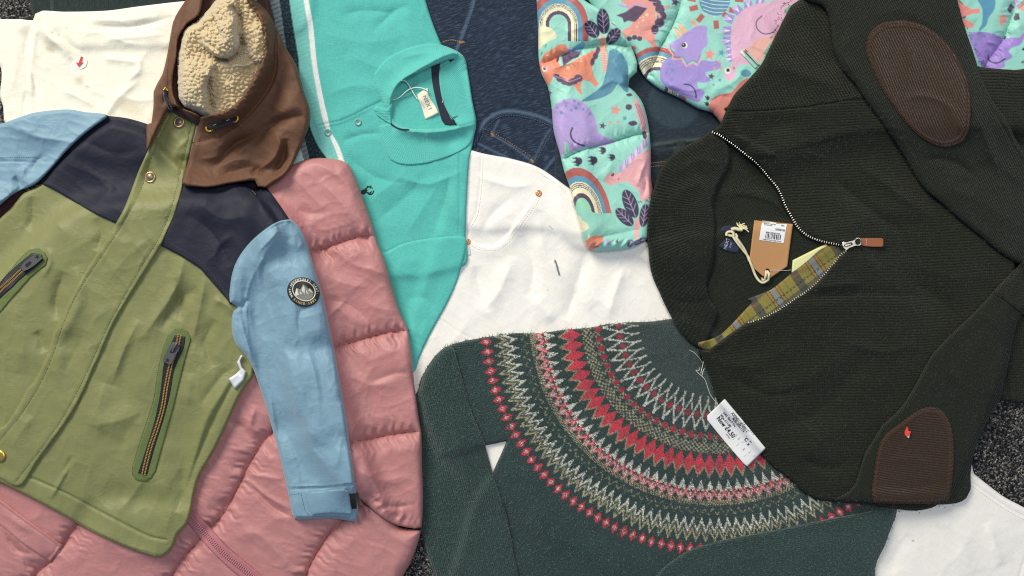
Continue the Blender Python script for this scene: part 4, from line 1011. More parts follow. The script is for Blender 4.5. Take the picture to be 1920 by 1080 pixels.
    for k in range(5): P.line(C((610 + 14 * k, -30 + 36 * k), (740, 5 + 34 * k), (880, 15 + 30 * k)), 1.1, wh)
    P.poly(C((900, -100), (880, 60), (840, 120), (760, 146), (900, 170), (1000, -60)), '#9ddcca')
    for x, y, r in ((567, 72, -15), (625, 160, -50), (765, 217, 85), (855, 140, 35), (915, 92, 10), (968, -5, 5), (550, -10, 10)):
        cx, cy = C((x, y))[0]; a = math.radians(r); P.poly([(cx + sx * 8 * math.cos(a) - sy * 5 * math.sin(a), cy + sx * 8 * math.sin(a) + sy * 5 * math.cos(a)) for sx, sy in ((-1, -1), (1, -1), (1, 1), (-1, 1))], rd, False)
    # spiny dinosaur
    for k, (x, y, a) in enumerate(((1150, 20, -80), (1050, 50, -100), (955, 90, -130), (885, 165, -160), (865, 270, 180), (865, 360, 175), (875, 430, 172), (882, 480, 170), (888, 520, 168))):
        a = math.radians(a); cx, cy = C((x, y))[0]; r = 11 if k < 6 else 7
        P.poly([(cx + r * 1.0 * math.cos(a + q), cy + r * 1.0 * math.sin(a + q)) for q in (-.7, -.35, 0, .35, .7)] + [(cx - r * math.cos(a - .9), cy - r * math.sin(a - .9)), (cx - r * math.cos(a + .9), cy - r * math.sin(a + .9))], '#a893d8', False)
        for q in (-.5, -.2, .1, .4): P.line([(cx - r * .3 * math.cos(a), cy - r * .3 * math.sin(a)), (cx + r * math.cos(a + q), cy + r * math.sin(a + q))], .9, wh, smooth=False)
    P.poly(C((900, 480), (895, 350), (900, 250), (930, 170), (1000, 90), (1100, 40), (1250, 10), (1420, -60), (1500, 40), (1440, 180), (1350, 250), (1300, 340), (1230, 400), (1200, 470), (1150, 540), (1050, 570), (1000, 560), (950, 590), (940, 640), (915, 700), (860, 710), (830, 660), (850, 620), (890, 590), (905, 540)), '#e6b6cc')
    P.poly(C((1150, 330), (1240, 330), (1330, 270), (1200, 480), (1130, 560), (1040, 450)), '#edb3a6')
    P.ell(*C((866, 622))[0], 6, 6.2, 0, wh); P.ell(*C((869, 618))[0], 3.5, 3.5, 0, '#2c2c34'); P.ell(*C((922, 600))[0], 2.2, 2.4, 0, '#a98a6a')
    P.line(C((1168, 140), (1120, 190), (1125, 250), (1170, 292), (1215, 298), (1270, 280), (1310, 228)), 1.8, '#33304a')
    P.poly(C((1360, 90), (1420, 40), (1450, 60), (1400, 140)), '#78b49a', False); P.poly(C((1240, 380), (1330, 270), (1360, 300), (1220, 480), (1170, 480)), '#86bba0', False)
    for x, y, r, c in ((708, 480, 12, '#ee9c8c'), (812, 466, 7, bl), (722, 673, 7, pl), (798, 706, 4.5, bl), (742, 748, 3, bl)): P.star(*C((x, y))[0], r, c, .2)
    P.ell(*C((1025, 645))[0], 10, 7, 10, '#5f9fae')
    P.poly(C((700, 930), (730, 870), (810, 830), (900, 810), (980, 720), (1050, 690), (900, 930), (850, 1000), (800, 1100), (700, 970)), '#ce7f72')
    for x, y in ((680, 862), (676, 915)):
        P.ell(*C((x + 10, y + 4))[0], 3.4, 3.6, 0, '#26303c')
        for dx, dy in ((-12, -12), (8, -18), (22, -8)): P.line(C((x + 8, y), (x + dx, y + dy)), 2, '#26303c', smooth=False)
    # --- strip beyond the zip jumper
    P.poly(D((270, 20), (400, 90), (480, 130), (590, 125), (600, 185), (480, 200), (330, 260), (200, 200)), '#f0958a'); P.poly(D((340, 270), (420, 300), (510, 350), (500, 390), (390, 400)), '#f0958a')
    P.poly(D((345, 250), (395, 225), (385, 260), (355, 270)), pl); P.line(D((290, 5), (345, 55)), 1.6, pl)
    P.poly(D((570, -20), (800, -20), (805, 130), (720, 260), (690, 360), (620, 430), (580, 455), (585, 410), (625, 350), (630, 130)), '#5a9ab8')
    P.poly(D((1045, 40), (1090, 110), (1030, 195), (990, 130)), pl, False); P.poly(D((1110, 200), (1160, 190), (1175, 280), (1100, 300), (1080, 260)), pl, False)
    P.poly(D((880, 250), (930, 200), (970, 230), (985, 300), (940, 340), (905, 380), (880, 310)), '#f0a090')
    P.poly(D((1090, -20), (1140, -20), (1160, 100), (1125, 140), (1110, 60)), '#c8a8d8'); P.poly(D((1160, 140), (1240, 0), (1300, 100), (1240, 150)), '#f0a890')
    for k in range(4): P.line(D((1150, 130 - 20 * k), (1240, 60 - 20 * k)), 1, pl)
    P.poly(D((440, 495), (560, 465), (640, 460), (800, 490), (950, 550), (1080, 540), (1160, 545), (1234, 470), (1250, 500), (1190, 640), (1080, 680), (1010, 740), (1070, 820), (950, 900), (960, 960), (860, 1000), (640, 970), (500, 700)), '#a68ad4')
    for x, y, r in ((475, 525, 3), (575, 500, 3), (575, 565, 3.4), (672, 515, 3), (530, 640, 2.6), (790, 500, 2.6)): P.ell(*D((x, y))[0], r, r, 0, '#7a93c4')
    P.line(D((722, 800), (715, 850), (760, 895), (850, 910), (965, 848)), 2.6, '#33304a'); P.poly(D((1195, 720), (1234, 680), (1250, 740)), nv, False); P.poly(D((1185, 910), (1225, 870), (1250, 980), (1225, 910)), nv, False); P.line(D((968, 530), (950, 560)), 3, nv)
    # darker green quilt panels of the cloth
    return P.C
DINO = nylon('printed_polyester', None, rough=.5, vary=.04, sheen=.2, attr=True)
WTAPE = plain('pale_zip_tape', '#ece6da', .7)
t = thing('puffer_jacket', 'mint quilted jacket printed with dinosaurs and rainbows, its sleeve across the white jeans', 'jacket', 1250, 120)
QD = [[(1285, -70), (1278, 0), (1270, 25), (1258, 55), (1240, 85), (1230, 110), (1210, 150), (1190, 190)], [(1880, 75), (1866, 95), (1850, 118), (1838, 140)], [(1910, -60), (1900, 20), (1880, 75)]]
piece('body', [(1060, -80), (1200, -80), (1500, -80), (2010, -80), (2010, 230), (1860, 250), (1600, 260), (1420, 300), (1352, 231), (1336, 212), (1310, 204), (1280, 187), (1255, 175), (1238, 168), (1212, 148), (1200, 130), (1190, 100), (1150, 60)],
      DINO, t, th=26, edge=20, cell=1.35, drape=10, color=dino, quilt=(QD, 30, 15, 7), folds=[('r', [(1240, 150), (1290, 170), (1330, 160)], 9, 4), ('r', [(1200, 60), (1240, 50), (1262, 30)], 9, -3), ('r', [(1360, 60), (1370, 110)], 12, -3), ('r', [(1340, 170), (1380, 150), (1400, 120)], 9, 3),
      ('r', [(1835, 60), (1855, 90), (1860, 110)], 6, -4), ('r', [(1790, 20), (1830, 40)], 10, 3), ('r', [(1890, 60), (1920, 45)], 10, 3), ('r', [(1325, 195), (1350, 180), (1370, 185)], 7, -3)], crump=[(2.2, 34, 30, 1.6, 2)])
zb = piece('zip_pocket', Z(1180, 0, 4.697, (970, 460, 1), (1020, 425, 1), (1150, 570, 1), (1110, 610, 1)), DINO, t, th=3, edge=2.5, cell=1.3, drape=2, color=lambda X, Y: (lambda P: (P.poly(Z(1180, 0, 4.697, (970, 460), (990, 440), (1020, 490), (1010, 510)), '#f1efe6', False), P.line(Z(1180, 0, 4.697, (1018, 455), (1140, 585)), 2.2, '#4d2c30'), P.poly(Z(1180, 0, 4.697, (1020, 430), (1050, 450), (1040, 465), (1010, 455)), '#c96a55', False), P.C)[-1])(Paint(X, Y, '#a9d6c4')),
      folds=[('g', Z(1180, 0, 4.697, (1000, 450), (1140, 590)), 1.2, -3)])
QS = [[(1045, 300), (1062, 296), (1084, 284), (1115, 275), (1150, 266), (1180, 256), (1210, 250), (1235, 246)], [(1020, 118), (1050, 105), (1085, 92), (1110, 87), (1140, 82), (1180, 88)]]
SF = [('r', [(1040, 100), (1075, 112), (1100, 92)], 6, -4), ('r', [(1095, 90), (1130, 88), (1160, 100)], 7, -6), ('r', [(1110, 76), (1140, 70), (1165, 80)], 7, 4), ('r', [(1165, 100), (1178, 125), (1180, 140)], 6, -5), ('r', [(1150, 110), (1165, 140), (1176, 170)], 8, 4),
      ('r', [(1060, 60), (1090, 50), (1110, 30)], 9, 3), ('r', [(1030, 200), (1060, 190), (1090, 200)], 12, 3), ('r', [(1200, 320), (1212, 340), (1205, 370)], 6, -4), ('r', [(1195, 350), (1200, 330), (1212, 300)], 6, 4), ('r', [(1150, 300), (1130, 340)], 10, 3),
      ('r', [(1110, 450), (1150, 440), (1200, 430)], 9, -4), ('r', [(1080, 40), (1130, 60), (1170, 75)], 8, -3), ('r', [(1035, 130), (1060, 120), (1085, 115)], 5, 4), ('r', [(1120, 168), (1150, 150), (1165, 160)], 7, 3)]
def cuffg(X, Y):
    d = np.clip((Y - (455 - .12 * (X - 1100))) / 12, 0, 1)
    return d * 3.5 * np.sin(X / 2.6 + 2 * np.sin(Y / 6) + 3 * vnoise(X / 14, Y / 20, 2))
piece('sleeve', [(1012, -80), (1006, -20), (1007, 20), (1009, 60), (1010, 110), (1016, 140), (1027, 162), (1034, 200), (1038, 245), (1049, 285), (1058, 322), (1068, 350), (1078, 390), (1090, 430), (1095, 452), (1103, 468), (1120, 471), (1150, 470), (1185, 465), (1210, 452), (1220, 436), (1224, 400), (1224, 360), (1220, 330), (1220, 280), (1216, 235), (1206, 195), (1190, 172), (1178, 162), (1180, 148), (1194, 135), (1195, 118), (1184, 88), (1168, 62), (1148, 40), (1125, 18), (1095, 0), (1080, -20), (1075, -80)],
      DINO, t, th=24, edge=18, cell=1.25, drape=8, color=lambda X, Y: dino(X, Y, True), quilt=(QS, 28, 15, 7), folds=SF, crump=[(2.0, 30, 40, 1.6, 1)], extra=cuffg)
stitches([(1062, 296), (1084, 284), (1115, 275), (1150, 266), (1180, 256), (1210, 250)], plain('mint_thread', '#6fae9c', .8), t, 4.4, 2.8, 1.1)
stitches([(1272, 20), (1259, 52), (1242, 82), (1232, 108), (1222, 128)], plain('moss_thread', '#5f8f6c', .8), t, 4.4, 2.8, 1.0)

# ================================================================ dark green zip neck jumper
KN = dict(rough=1, sheen=.08, bump=1.0, vary=.34, fine=1.0, spec=.1, melange=('#3c4434', .35, .22, .22))
KNIT = fabric('dark_green_rib_knit', '#272a1d', pat='rib', p=(3.4, 5.2), dist=2.8, **KN)
KNITF = fabric('dark_green_fine_knit', '#262c20', pat='rib', p=(3.0, 3.8), dist=2.0, **KN)
KNITC = fabric('dark_green_collar_rib', '#24271e', pat='rib', p=(3.2, 4.8), dist=2.6, **KN)
CORD = fabric('brown_corduroy', '#3c2816', rough=.95, sheen=.2, st=.0, pat='rib', p=(9, 4.6), bump=1, dist=2.2, vary=.2, fine=.7, spec=.15, melange=('#5f4529', .4, .12, .4))
t = thing('zip_jumper', 'dark green ribbed knit jumper with zip neck and brown corduroy elbow patches', 'jumper', 1580, 470)
piece('lower_hem', [(1800, 122), (1840, 126), (1862, 128), (1900, 131), (2010, 136), (2010, 757), (1920, 756), (1890, 753), (1860, 745), (1780, 700)], KNIT, t, th=12, edge=8, cell=3, drape=10, uv=1, warp=12, jit=.4, folds=[('r', [(1890, 300), (1900, 450)], 20, -3), ('g', [(1880, 640), (1890, 760)], 3, -2)])
piece('back_panel', [(1336, 246), (1312, 260), (1275, 280), (1250, 300), (1236, 320), (1226, 352), (1216, 395), (1214, 440), (1216, 475), (1222, 515), (1236, 548), (1255, 588), (1280, 628), (1310, 652), (1345, 660), (1620, 560), (1640, 440), (1500, 320), (1400, 260)], KNITF, t, th=7, edge=6, cell=2.5, drape=8, uv=58, warp=25, jit=.4,
      folds=[('r', [(1340, 440), (1345, 500), (1330, 540), (1310, 570)], 8, 4), ('r', [(1400, 330), (1460, 380), (1480, 440)], 14, -3), ('s', [(1500, 440), (1480, 415), (1446, 382), (1390, 367), (1340, 372)], 3, 3, 18)])
def uvcollar(X, Y):
    dx = X - 1420; dy = Y - 400; r = np.hypot(dx, dy); th = np.arctan2(dy, -dx)
    return r, th * 150 + 3 * fbm(X / 50, Y / 50, 1)
piece('collar', [(1336, 245), (1312, 260), (1275, 280), (1250, 300), (1236, 320), (1226, 352), (1216, 395), (1214, 440), (1216, 475), (1222, 515), (1236, 548), (1255, 588), (1280, 628), (1312, 654), (1325, 640), (1336, 610), (1345, 585), (1330, 560), (1325, 530), (1334, 500), (1340, 450), (1340, 410), (1336, 380), (1345, 350), (1360, 322), (1368, 296), (1362, 268)], KNITC, t, th=12, edge=6, cell=2.2, drape=4, uv=uvcollar, jit=.4,
      folds=[('r', [(1240, 500), (1270, 470), (1300, 500)], 16, 4), ('r', [(1250, 400), (1280, 360), (1320, 340)], 16, 4), ('r', [(1260, 330), (1310, 300), (1350, 310)], 16, 4), ('r', [(1260, 560), (1300, 570), (1330, 560)], 10, -4)])
# plaid facing
PLAID = fabric('plaid_cotton', None, rough=.9, sheen=.2, pat='twill', p=(3, 3), bump=.4, dist=.3, vary=.12, attr=True)
def plaid(X, Y):
    P = Paint(X, Y, '#8c8440', 1.2)
    a = math.radians(-37); u = (X - 1340) * math.cos(a) + (Y - 650) * math.sin(a); v = -(X - 1340) * math.sin(a) + (Y - 650) * math.cos(a)
    u = u + .05 * v
    def band(c, lo, hi, per, col, al):
        f = c - np.floor(c / per) * per; m = np.where((f > lo) & (f < hi))[0]; P.mix(m, np.full(len(m), al), col)
    band(u, 8, 24, 92, '#3d4148', .75); band(u, 52, 62, 92, '#7d8a94', .85)
    for k, c in ((44, '#5c2f28'), (47.5, '#b77a3a'), (50, '#4a2a2c'), (64, '#4a2a2c'), (67, '#b77a3a'), (70, '#5c2f28')): band(u, k, k + 1.6, 92, c, .8)
    band(u, 30, 31.5, 92, '#a08b50', .6); band(u, 84, 86, 92, '#5f6030', .6)
    band(v, 10, 22, 44, '#33384a', .62); band(v, -2 % 44, 44, 44, '#33384a', .4)
    m = np.where((np.floor(u / 4) % 2 == 0) & (abs(v - 1) < 1.2))[0]; P.mix(m, np.full(len(m), .8), '#23262e')
    for k in (26, 29): band(v, k, k + 1.2, 44, '#b77a3a', .6)
    return P.C
piece('care_label', [(1486, 488, 1), (1484, 512, 1), (1520, 500, 1), (1560, 470, 1), (1549, 457, 1), (1530, 466, 1)], plain('yellowish_label', '#e9e6a4', .7), t, th=4, edge=2, cell=1.6, drape=3)
fc = piece('plaid_facing', [(1585, 450), (1560, 458), (1538, 468), (1516, 487), (1500, 500), (1484, 512), (1470, 524), (1450, 540), (1430, 550), (1402, 561), (1410, 566), (1398, 580), (1385, 594), (1370, 610), (1350, 628), (1330, 637), (1308, 643), (1314, 652), (1325, 657), (1345, 652), (1375, 640), (1420, 625), (1500, 580), (1560, 530), (1595, 470)], PLAID, t, th=5, edge=3, cell=1.5, drape=4, color=plaid, step=4,
      folds=[('r', [(1372, 610), (1355, 628), (1345, 645)], 4, -4), ('r', [(1362, 605), (1350, 620)], 4, 3)])
# the front
ZU = [(1336, 247), (1350, 253), (1372, 268), (1395, 286), (1420, 306), (1443, 333), (1460, 355), (1473, 385), (1484, 405), (1495, 424), (1512, 440), (1535, 450), (1560, 456), (1580, 460)]
ZD = [(1590, 468), (1577, 478), (1567, 490), (1550, 510), (1530, 532), (1510, 548), (1490, 561), (1465, 578), (1440, 592), (1420, 600), (1400, 606)]
FRONT = [p for p in ZU] + [(1590, 464)] + ZD + [(1375, 622), (1350, 640), (1328, 656), (1312, 656, 1), (1320, 680), (1334, 715), (1343, 748), (1362, 776), (1385, 800), (1412, 835), (1436, 862), (1462, 885), (1490, 906), (1500, 918), (1530, 936), (1560, 940), (1620, 945), (1760, 945), (1850, 780), (1890, 640), (1900, 400), (1850, 250), (1795, 110), (1760, -80), (1500, -80), (1505, 0), (1485, 10), (1457, 62), (1429, 119), (1404, 149), (1378, 177), (1363, 204), (1350, 233)]
def uvfront(X, Y):
    U = X; V = Y + .05 * (X - 1500) + 10 * fbm(X / 160, Y / 120, 2) + 6 * np.sin((X - 1350) / 90) * np.exp(-((Y - 600) / 120) ** 2)
    return U, V
piece('front_panel', FRONT, KNIT, t, th=15, edge=7, cell=2.5, drape=34, uv=uvfront, jit=.35, folds=[
      ('s', [(1340, 206), (1400, 208), (1460, 206), (1530, 198), (1580, 190), (1640, 172)], 3, 3, 20), ('r', [(1300, 590), (1500, 560), (1640, 550), (1760, 560)], 14, -5), ('r', [(1520, 540), (1620, 530)], 12, 5), ('r', [(1380, 300), (1430, 250), (1500, 225)], 22, -5), ('r', [(1430, 320), (1500, 290), (1560, 300)], 26, 5),
      ('r', [(1440, 800), (1520, 780), (1600, 700), (1680, 640)], 22, -6), ('r', [(1400, 740), (1500, 720), (1600, 650)], 28, 6), ('r', [(1480, 880), (1550, 820), (1620, 780)], 24, 5), ('r', [(1340, 690), (1420, 680), (1500, 640)], 20, 4), ('r', [(1560, 440), (1650, 400), (1720, 400)], 34, 5), ('r', [(1700, 520), (1760, 560), (1800, 600)], 24, -5), ('r', [(1360, 700), (1440, 740), (1520, 730)], 12, -5), ('r', [(1600, 300), (1680, 360), (1760, 420)], 18, 6), ('r', [(1560, 330), (1640, 400), (1700, 440)], 14, -5), ('r', [(1580, 640), (1660, 660), (1720, 640)], 14, 5), ('r', [(1500, 860), (1560, 880), (1590, 860)], 12, -6)], crump=(2.0, 70, 10, 1.6, 2))
# shoulder, its ribs run down the arm
piece('shoulder', [(1352, 205), (1364, 200), (1378, 176), (1404, 148), (1429, 118), (1457, 61), (1485, 9), (1508, -4), (1525, -20), (1530, -80), (1640, -80), (1650, 100), (1660, 190), (1625, 184), (1590, 188), (1530, 197), (1460, 205), (1400, 208)], KNIT, t, th=3, edge=5, cell=2.5, drape=0, uv=62, warp=22, folds=[('r', [(1440, 120), (1500, 140), (1580, 170)], 22, 4), ('r', [(1500, 40), (1540, 90), (1570, 130)], 14, -4)])
def uvsl(X, Y):
    U = X * .45 + Y * .9; V = X * .9 - Y * .42; return U + 10 * fbm(X / 120, Y / 120, 1), V + 14 * fbm(X / 160, Y / 160, 2)
piece('sleeve', [(1500, -80), (1500, -10), (1520, 4), (1540, 10), (1552, 25), (1558, 50), (1561, 80), (1568, 105), (1580, 130), (1594, 148), (1604, 158), (1618, 180), (1640, 210), (1668, 250), (1690, 282), (1706, 310), (1722, 338), (1740, 360), (1770, 385), (1800, 412), (1835, 440), (1868, 468), (1900, 490), (1925, 500), (2010, 530), (2010, 420), (1930, 300), (1905, 262), (1888, 225), (1868, 200), (1850, 165), (1835, 130), (1824, 95), (1812, 60), (1800, 20), (1792, -20), (1785, -80)], KNITF, t, th=16, edge=12, cell=2.5, drape=30, uv=uvsl, jit=.3,
      folds=[('g', [(1798, 0), (1810, 60), (1828, 120), (1850, 190), (1868, 215), (1888, 250), (1910, 290), (1940, 330)], 3, -4), ('r', [(1500, 0), (1540, 22), (1552, 60)], 7, 6), ('r', [(1860, 300), (1820, 340), (1790, 350)], 20, -4), ('r', [(1640, 30), (1700, 20), (1760, 60)], 20, 3), ('r', [(1760, 340), (1840, 380), (1920, 430)], 28, 4), ('r', [(1600, 60), (1580, 100), (1600, 140)], 12, 5), ('r', [(1730, 300), (1780, 300), (1830, 330)], 12, -5), ('r', [(1840, 240), (1870, 300), (1920, 350)], 14, 5)])
ell = lambda cx, cy, rx, ry, rot, n=20: [(cx + rx * math.cos(2*math.pi*i/n) * math.cos(math.radians(rot)) - ry * math.sin(2*math.pi*i/n) * math.sin(math.radians(rot)), cy + rx * math.cos(2*math.pi*i/n) * math.sin(math.radians(rot)) + ry * math.sin(2*math.pi*i/n) * math.cos(math.radians(rot))) for i in range(n)]
PE = [(1680, 40), (1700, 40), (1730, 48), (1758, 66), (1785, 95), (1803, 125), (1815, 160), (1819, 200), (1816, 240), (1806, 262), (1788, 272), (1768, 274), (1745, 266), (1722, 250), (1700, 228), (1675, 195), (1655, 165), (1640, 135), (1628, 105), (1625, 85), (1632, 62), (1652, 45)]
CTH = plain('brown_embroidery_thread', '#4e3526', .85)
def elbow(pts, cx, cy, ang, folds):
    o = piece('elbow_patch', pts, CORD, t, th=3.4, edge=1.6, cell=2, drape=2, uv=ang, warp=10, folds=folds)
    l = cr(pts, 4)
    it = []; 
    for k in range(2):
        f = .985 - .05 * k
        q = np.array([(cx + (p[0] - cx) * f, cy + (p[1] - cy) * f, ) for p in np.concatenate([l, l[:1]])])
        s = along([tuple(x) for x in q], 2.4, 0, .2); it += [(x, y, a + math.pi / 2, 6.0, 1.2, .8) for x, y, a in s]
    boxes('stitching', it, CTH, o, -.1, True)
    return o
elbow(PE, 1722, 158, 66, [('r', [(1700, 70), (1710, 120), (1690, 170)], 12, 2.5), ('r', [(1690, 190), (1730, 180), (1780, 200), (1790, 240)], 8, 2.5), ('r', [(1740, 80), (1770, 130)], 12, -2)])
piece('sleeve', [(1930, 480), (1900, 508), (1872, 535), (1850, 560), (1822, 590), (1795, 615), (1768, 642), (1745, 668), (1728, 700), (1708, 735), (1690, 762), (1668, 785), (1652, 800), (1640, 820), (1622, 850), (1612, 880), (1604, 905), (1590, 922), (1572, 932), (1560, 940), (1600, 942), (1640, 944), (1700, 945), (1760, 946), (1795, 943), (1812, 934), (1820, 918), (1820, 890), (1824, 860), (1832, 830), (1846, 800), (1862, 770), (1876, 745), (1884, 710), (1895, 660), (1905, 610), (1925, 580), (2010, 540), (2010, 440)], KNITF, t, th=16, edge=10, cell=2.5, drape=8, jit=.3,
      uv=lambda X, Y: (-.45 * X + .9 * Y, .88 * X + .45 * Y + 14 * fbm(X / 120, Y / 150, 2)), folds=[('r', [(1760, 700), (1720, 760), (1680, 830)], 18, 4), ('r', [(1900, 560), (1840, 640), (1800, 700)], 22, 4), ('r', [(1850, 600), (1800, 650)], 12, -4), ('r', [(1610, 925), (1700, 928), (1800, 925)], 8, 3)])
piece('cuff', [(1925, 495), (1905, 510), (1880, 530), (1862, 548), (1880, 560), (1905, 580), (1930, 600), (2010, 640), (2010, 440)], KNIT, t, th=3, edge=6, cell=2.5, drape=0, uv=-62)
elbow([(1745, 764), (1762, 768), (1776, 784), (1784, 808), (1787, 840), (1786, 880), (1782, 915), (1778, 940, 1), (1740, 943), (1690, 943), (1640, 941, 1), (1636, 925), (1640, 890), (1644, 862), (1650, 835), (1662, 815), (1684, 798), (1708, 780), (1727, 768)], 1715, 880, 8, [('r', [(1660, 870), (1700, 860), (1750, 870)], 10, 2), ('r', [(1650, 910), (1710, 915), (1770, 900)], 9, -1.5)])
fuzz([[(1240, 310), (1216, 440), (1255, 588), (1328, 656), (1412, 835), (1500, 918), (1560, 934), (1790, 938), (1818, 880), (1860, 770), (1940, 740), (1940, 145), (1855, 130), (1795, 10), (1780, -20), (1500, -20), (1429, 119), (1345, 240)], [(1300, 640), (1322, 662), (1400, 612), (1500, 560), (1570, 500), (1600, 462), (1590, 440), (1500, 425), (1460, 350), (1340, 400)], [(1620, 35), (1700, 30), (1770, 60), (1825, 140), (1825, 270), (1780, 280), (1690, 230), (1620, 110)], [(1630, 943), (1640, 830), (1745, 755), (1792, 800), (1792, 944)]], 5500, fabric('knit_fibre', '#3c3f31', rough=1, pat='none', bump=0), t, 500, seed=5, up=1.6)
# zip
piece('zip_tape', [(1334, 244), (1352, 250), (1375, 265), (1398, 283), (1423, 303), (1446, 330), (1464, 353), (1477, 383), (1488, 403), (1499, 421), (1515, 437), (1537, 447), (1580, 456), (1580, 463), (1560, 460), (1533, 453), (1508, 443), (1490, 426), (1478, 406), (1468, 388), (1455, 358), (1438, 336), (1416, 310), (1392, 290), (1369, 272), (1348, 257), (1334, 250)], BLACKM, t, th=1.5, edge=2, cell=1.6, drape=0, step=5)
teeth([p for p in ZU], STEEL, t, 4.6, 2.0, 5.4, 0, 2.4)
teeth(ZD, STEEL, t, 4.6, 2.0, 5.4, 0, 2.4)
sl = slab('zip_slider', Z(1560, 430, 16, (300, 450, 1), (330, 375), (420, 390), (520, 360), (640, 330), (700, 290), (740, 245), (790, 238), (850, 265), (870, 300), (880, 400), (870, 470), (800, 495), (700, 490), (600, 530), (500, 570), (430, 635, 1), (380, 590), (330, 540)), 3, STEEL, t, dz=2.5, bev=1)
zz = float(samp(H, 1590, 458)) + 2.5
slab('slider_slot', Z(1560, 430, 16, (400, 470), (450, 420), (590, 390), (620, 465), (430, 525)), .5, plain('dark_slot', '#2b2620', .6), sl, z0=zz + 3.1, bev=.1)
slab('slider_bar', Z(1560, 430, 16, (370, 510), (400, 460), (560, 430), (580, 460), (430, 500)), 1.4, STEEL, sl, z0=zz + 3.4, bev=.4)
slab('ring_hole', Z(1560, 430, 16, (730, 360), (745, 290), (790, 268), (840, 290), (860, 360), (840, 440), (800, 468), (750, 430)), .5, plain('dark_slot', '#1a1612', .8), sl, z0=zz + 3.1, bev=.1)
LEATH = fabric('tan_leather', '#98542a', rough=.45, sheen=.1, pat='none', bump=.4, dist=.3, vary=.15, spec=.5)
lp = slab('leather_puller', Z(1560, 430, 16, (795, 285), (850, 268), (1000, 262), (1250, 262), (1500, 262, 1), (1535, 300), (1540, 490), (1500, 522, 1), (1250, 520), (1000, 505), (900, 480), (810, 450)), 3.4, LEATH, t, dz=3.5, bev=1)
for k in range(3): slab('stitching', Z(1560, 430, 16, (1028, 300 + 62 * k), (1060, 318 + 62 * k), (1048, 345 + 62 * k), (1022, 335 + 62 * k)), .8, plain('pink_thread', '#e0a898', .7), lp, z0=float(samp(H, 1630, 454)) + 6.9, bev=.2)
# woven neck label
NL = fabric('navy_woven_label', '#252b48', rough=.7, pat='weave', vary=.1)
nl = piece('neck_label', Z(1340, 400, 7.7125, (60, 470), (110, 420), (170, 370), (240, 330), (320, 330), (370, 380), (395, 440), (370, 510), (330, 572), (230, 560), (140, 530), (75, 490)), NL, t, th=3, edge=2, cell=1.6, drape=2)
nl2 = piece('neck_label', Z(1340, 400, 7.7125, (90, 235), (120, 190), (200, 178), (270, 185), (285, 230), (240, 260), (170, 270), (100, 262)), NL, t, th=3, edge=2, cell=1.6, drape=2)
LG = plain('silver_print', '#b9bcc4', .6)
text('NEXT', 1362.5, 457, -72, 8.5, LG, nl, bold=.01); text('LUXE', 1370, 460, -72, 4.5, LG, nl)
# the kraft swing tag
KRAFT = fabric('kraft_card', '#c1905f', rough=.75, sheen=0, pat='none', bump=.2, dist=.2, vary=.08, fine=.3, melange=('#a97a4c', .35, .5, .5))
ZT = lambda *p: Z(1340, 400, 7.7125, *p)
tg = thing('swing_tag', 'brown kraft swing tag with a white barcode sticker lying in the zip jumper neck', 'tag', 1445, 470)
piece('card', [ZT((572, 100, 1), (1133, 155, 1), (1050, 770, 1), (790, 945, 1), (690, 905, 1), (560, 790, 1), (505, 640, 1)), ell(1340 + 765 / 7.7125, 400 + 838 / 7.7125, 4.4, 4.4, 0, 12)], KRAFT, tg, th=2.2, edge=.8, cell=1.3, drape=9, lift=2.5, uv=0, extra=lambda X, Y: .0006 * (X - 1440) ** 2, emin=.6)
LABW = plain('label_paper', '#f0eff0', .55)
sk = piece('sticker', ZT((688, 104, 1), (1046, 150, 1), (1000, 436, 1), (643, 388, 1)), LABW, tg, th=.7, edge=.5, cell=1.3, drape=0, emin=.8)
text('KP1/205DR1', 1340 + 945 / 7.7125, 400 + 236 / 7.7125, 187.5, 5.6, INK, sk, sx=.62, bold=.01)
text('WOOL ZIP NECK GREEN', 1340 + 845 / 7.7125, 400 + 284 / 7.7125, 187.5, 3.4, INK, sk, sx=.72, bold=.01); text('SIZE', 1340 + 985 / 7.7125, 400 + 176 / 7.7125, 187.5, 3.2, INK, sk, bold=.01)
text('100% COTTON KNIT JUMPER', 1340 + 800 / 7.7125, 400 + 152 / 7.7125, 187.5, 2.4, INK, sk, sx=.75); text('MADE WITH CARE', 1340 + 775 / 7.7125, 400 + 170 / 7.7125, 187.5, 2.4, INK, sk, sx=.75); text('ITEM 205 SIZE M COLOUR GREEN', 1340 + 830 / 7.7125, 400 + 390 / 7.7125, 187.5, 2.6, INK, sk, sx=.9)
rnd = random.Random(3); it = []; x = 735
a = math.radians(7.5)
while x < 945:
    w = rnd.choice((5, 7, 11, 14)); it.append((1340 + (x + w / 2) / 7.7125, 400 + (338 + (x - 840) * .13) / 7.7125, a, w / 7.7125, 9.5, .3)); x += w + rnd.choice((6, 8, 12))
boxes('barcode', it, INK, sk, .15)
ROPE = fabric('cream_cotton_cord', '#ece0b4', rough=.9, pat='none', bump=.5, dist=.5)
sg = tube('cord', ZT((760, 835, 0), (785, 880, 3), (775, 960, 2), (740, 985, 2), (690, 1005, 1), (640, 975, 1), (590, 900, 0), (555, 810, 1), (520, 720, 3), (480, 620, 2), (400, 520, 1), (330, 430, 1), (280, 360, 2), (250, 310, 3)), 2.4, ROPE, tg, dz=1, seg=8)
tube('cord', ZT((745, 830, 0), (740, 890, 4), (720, 960, 3), (690, 970, 2), (680, 930, 1)), 2.2, ROPE, tg, dz=1, seg=8); tube('cord', ZT((500, 690, 0), (450, 560, 2), (400, 470, 3), (340, 390, 2), (300, 330, 1)), 2.1, ROPE, tg, dz=3, seg=8)
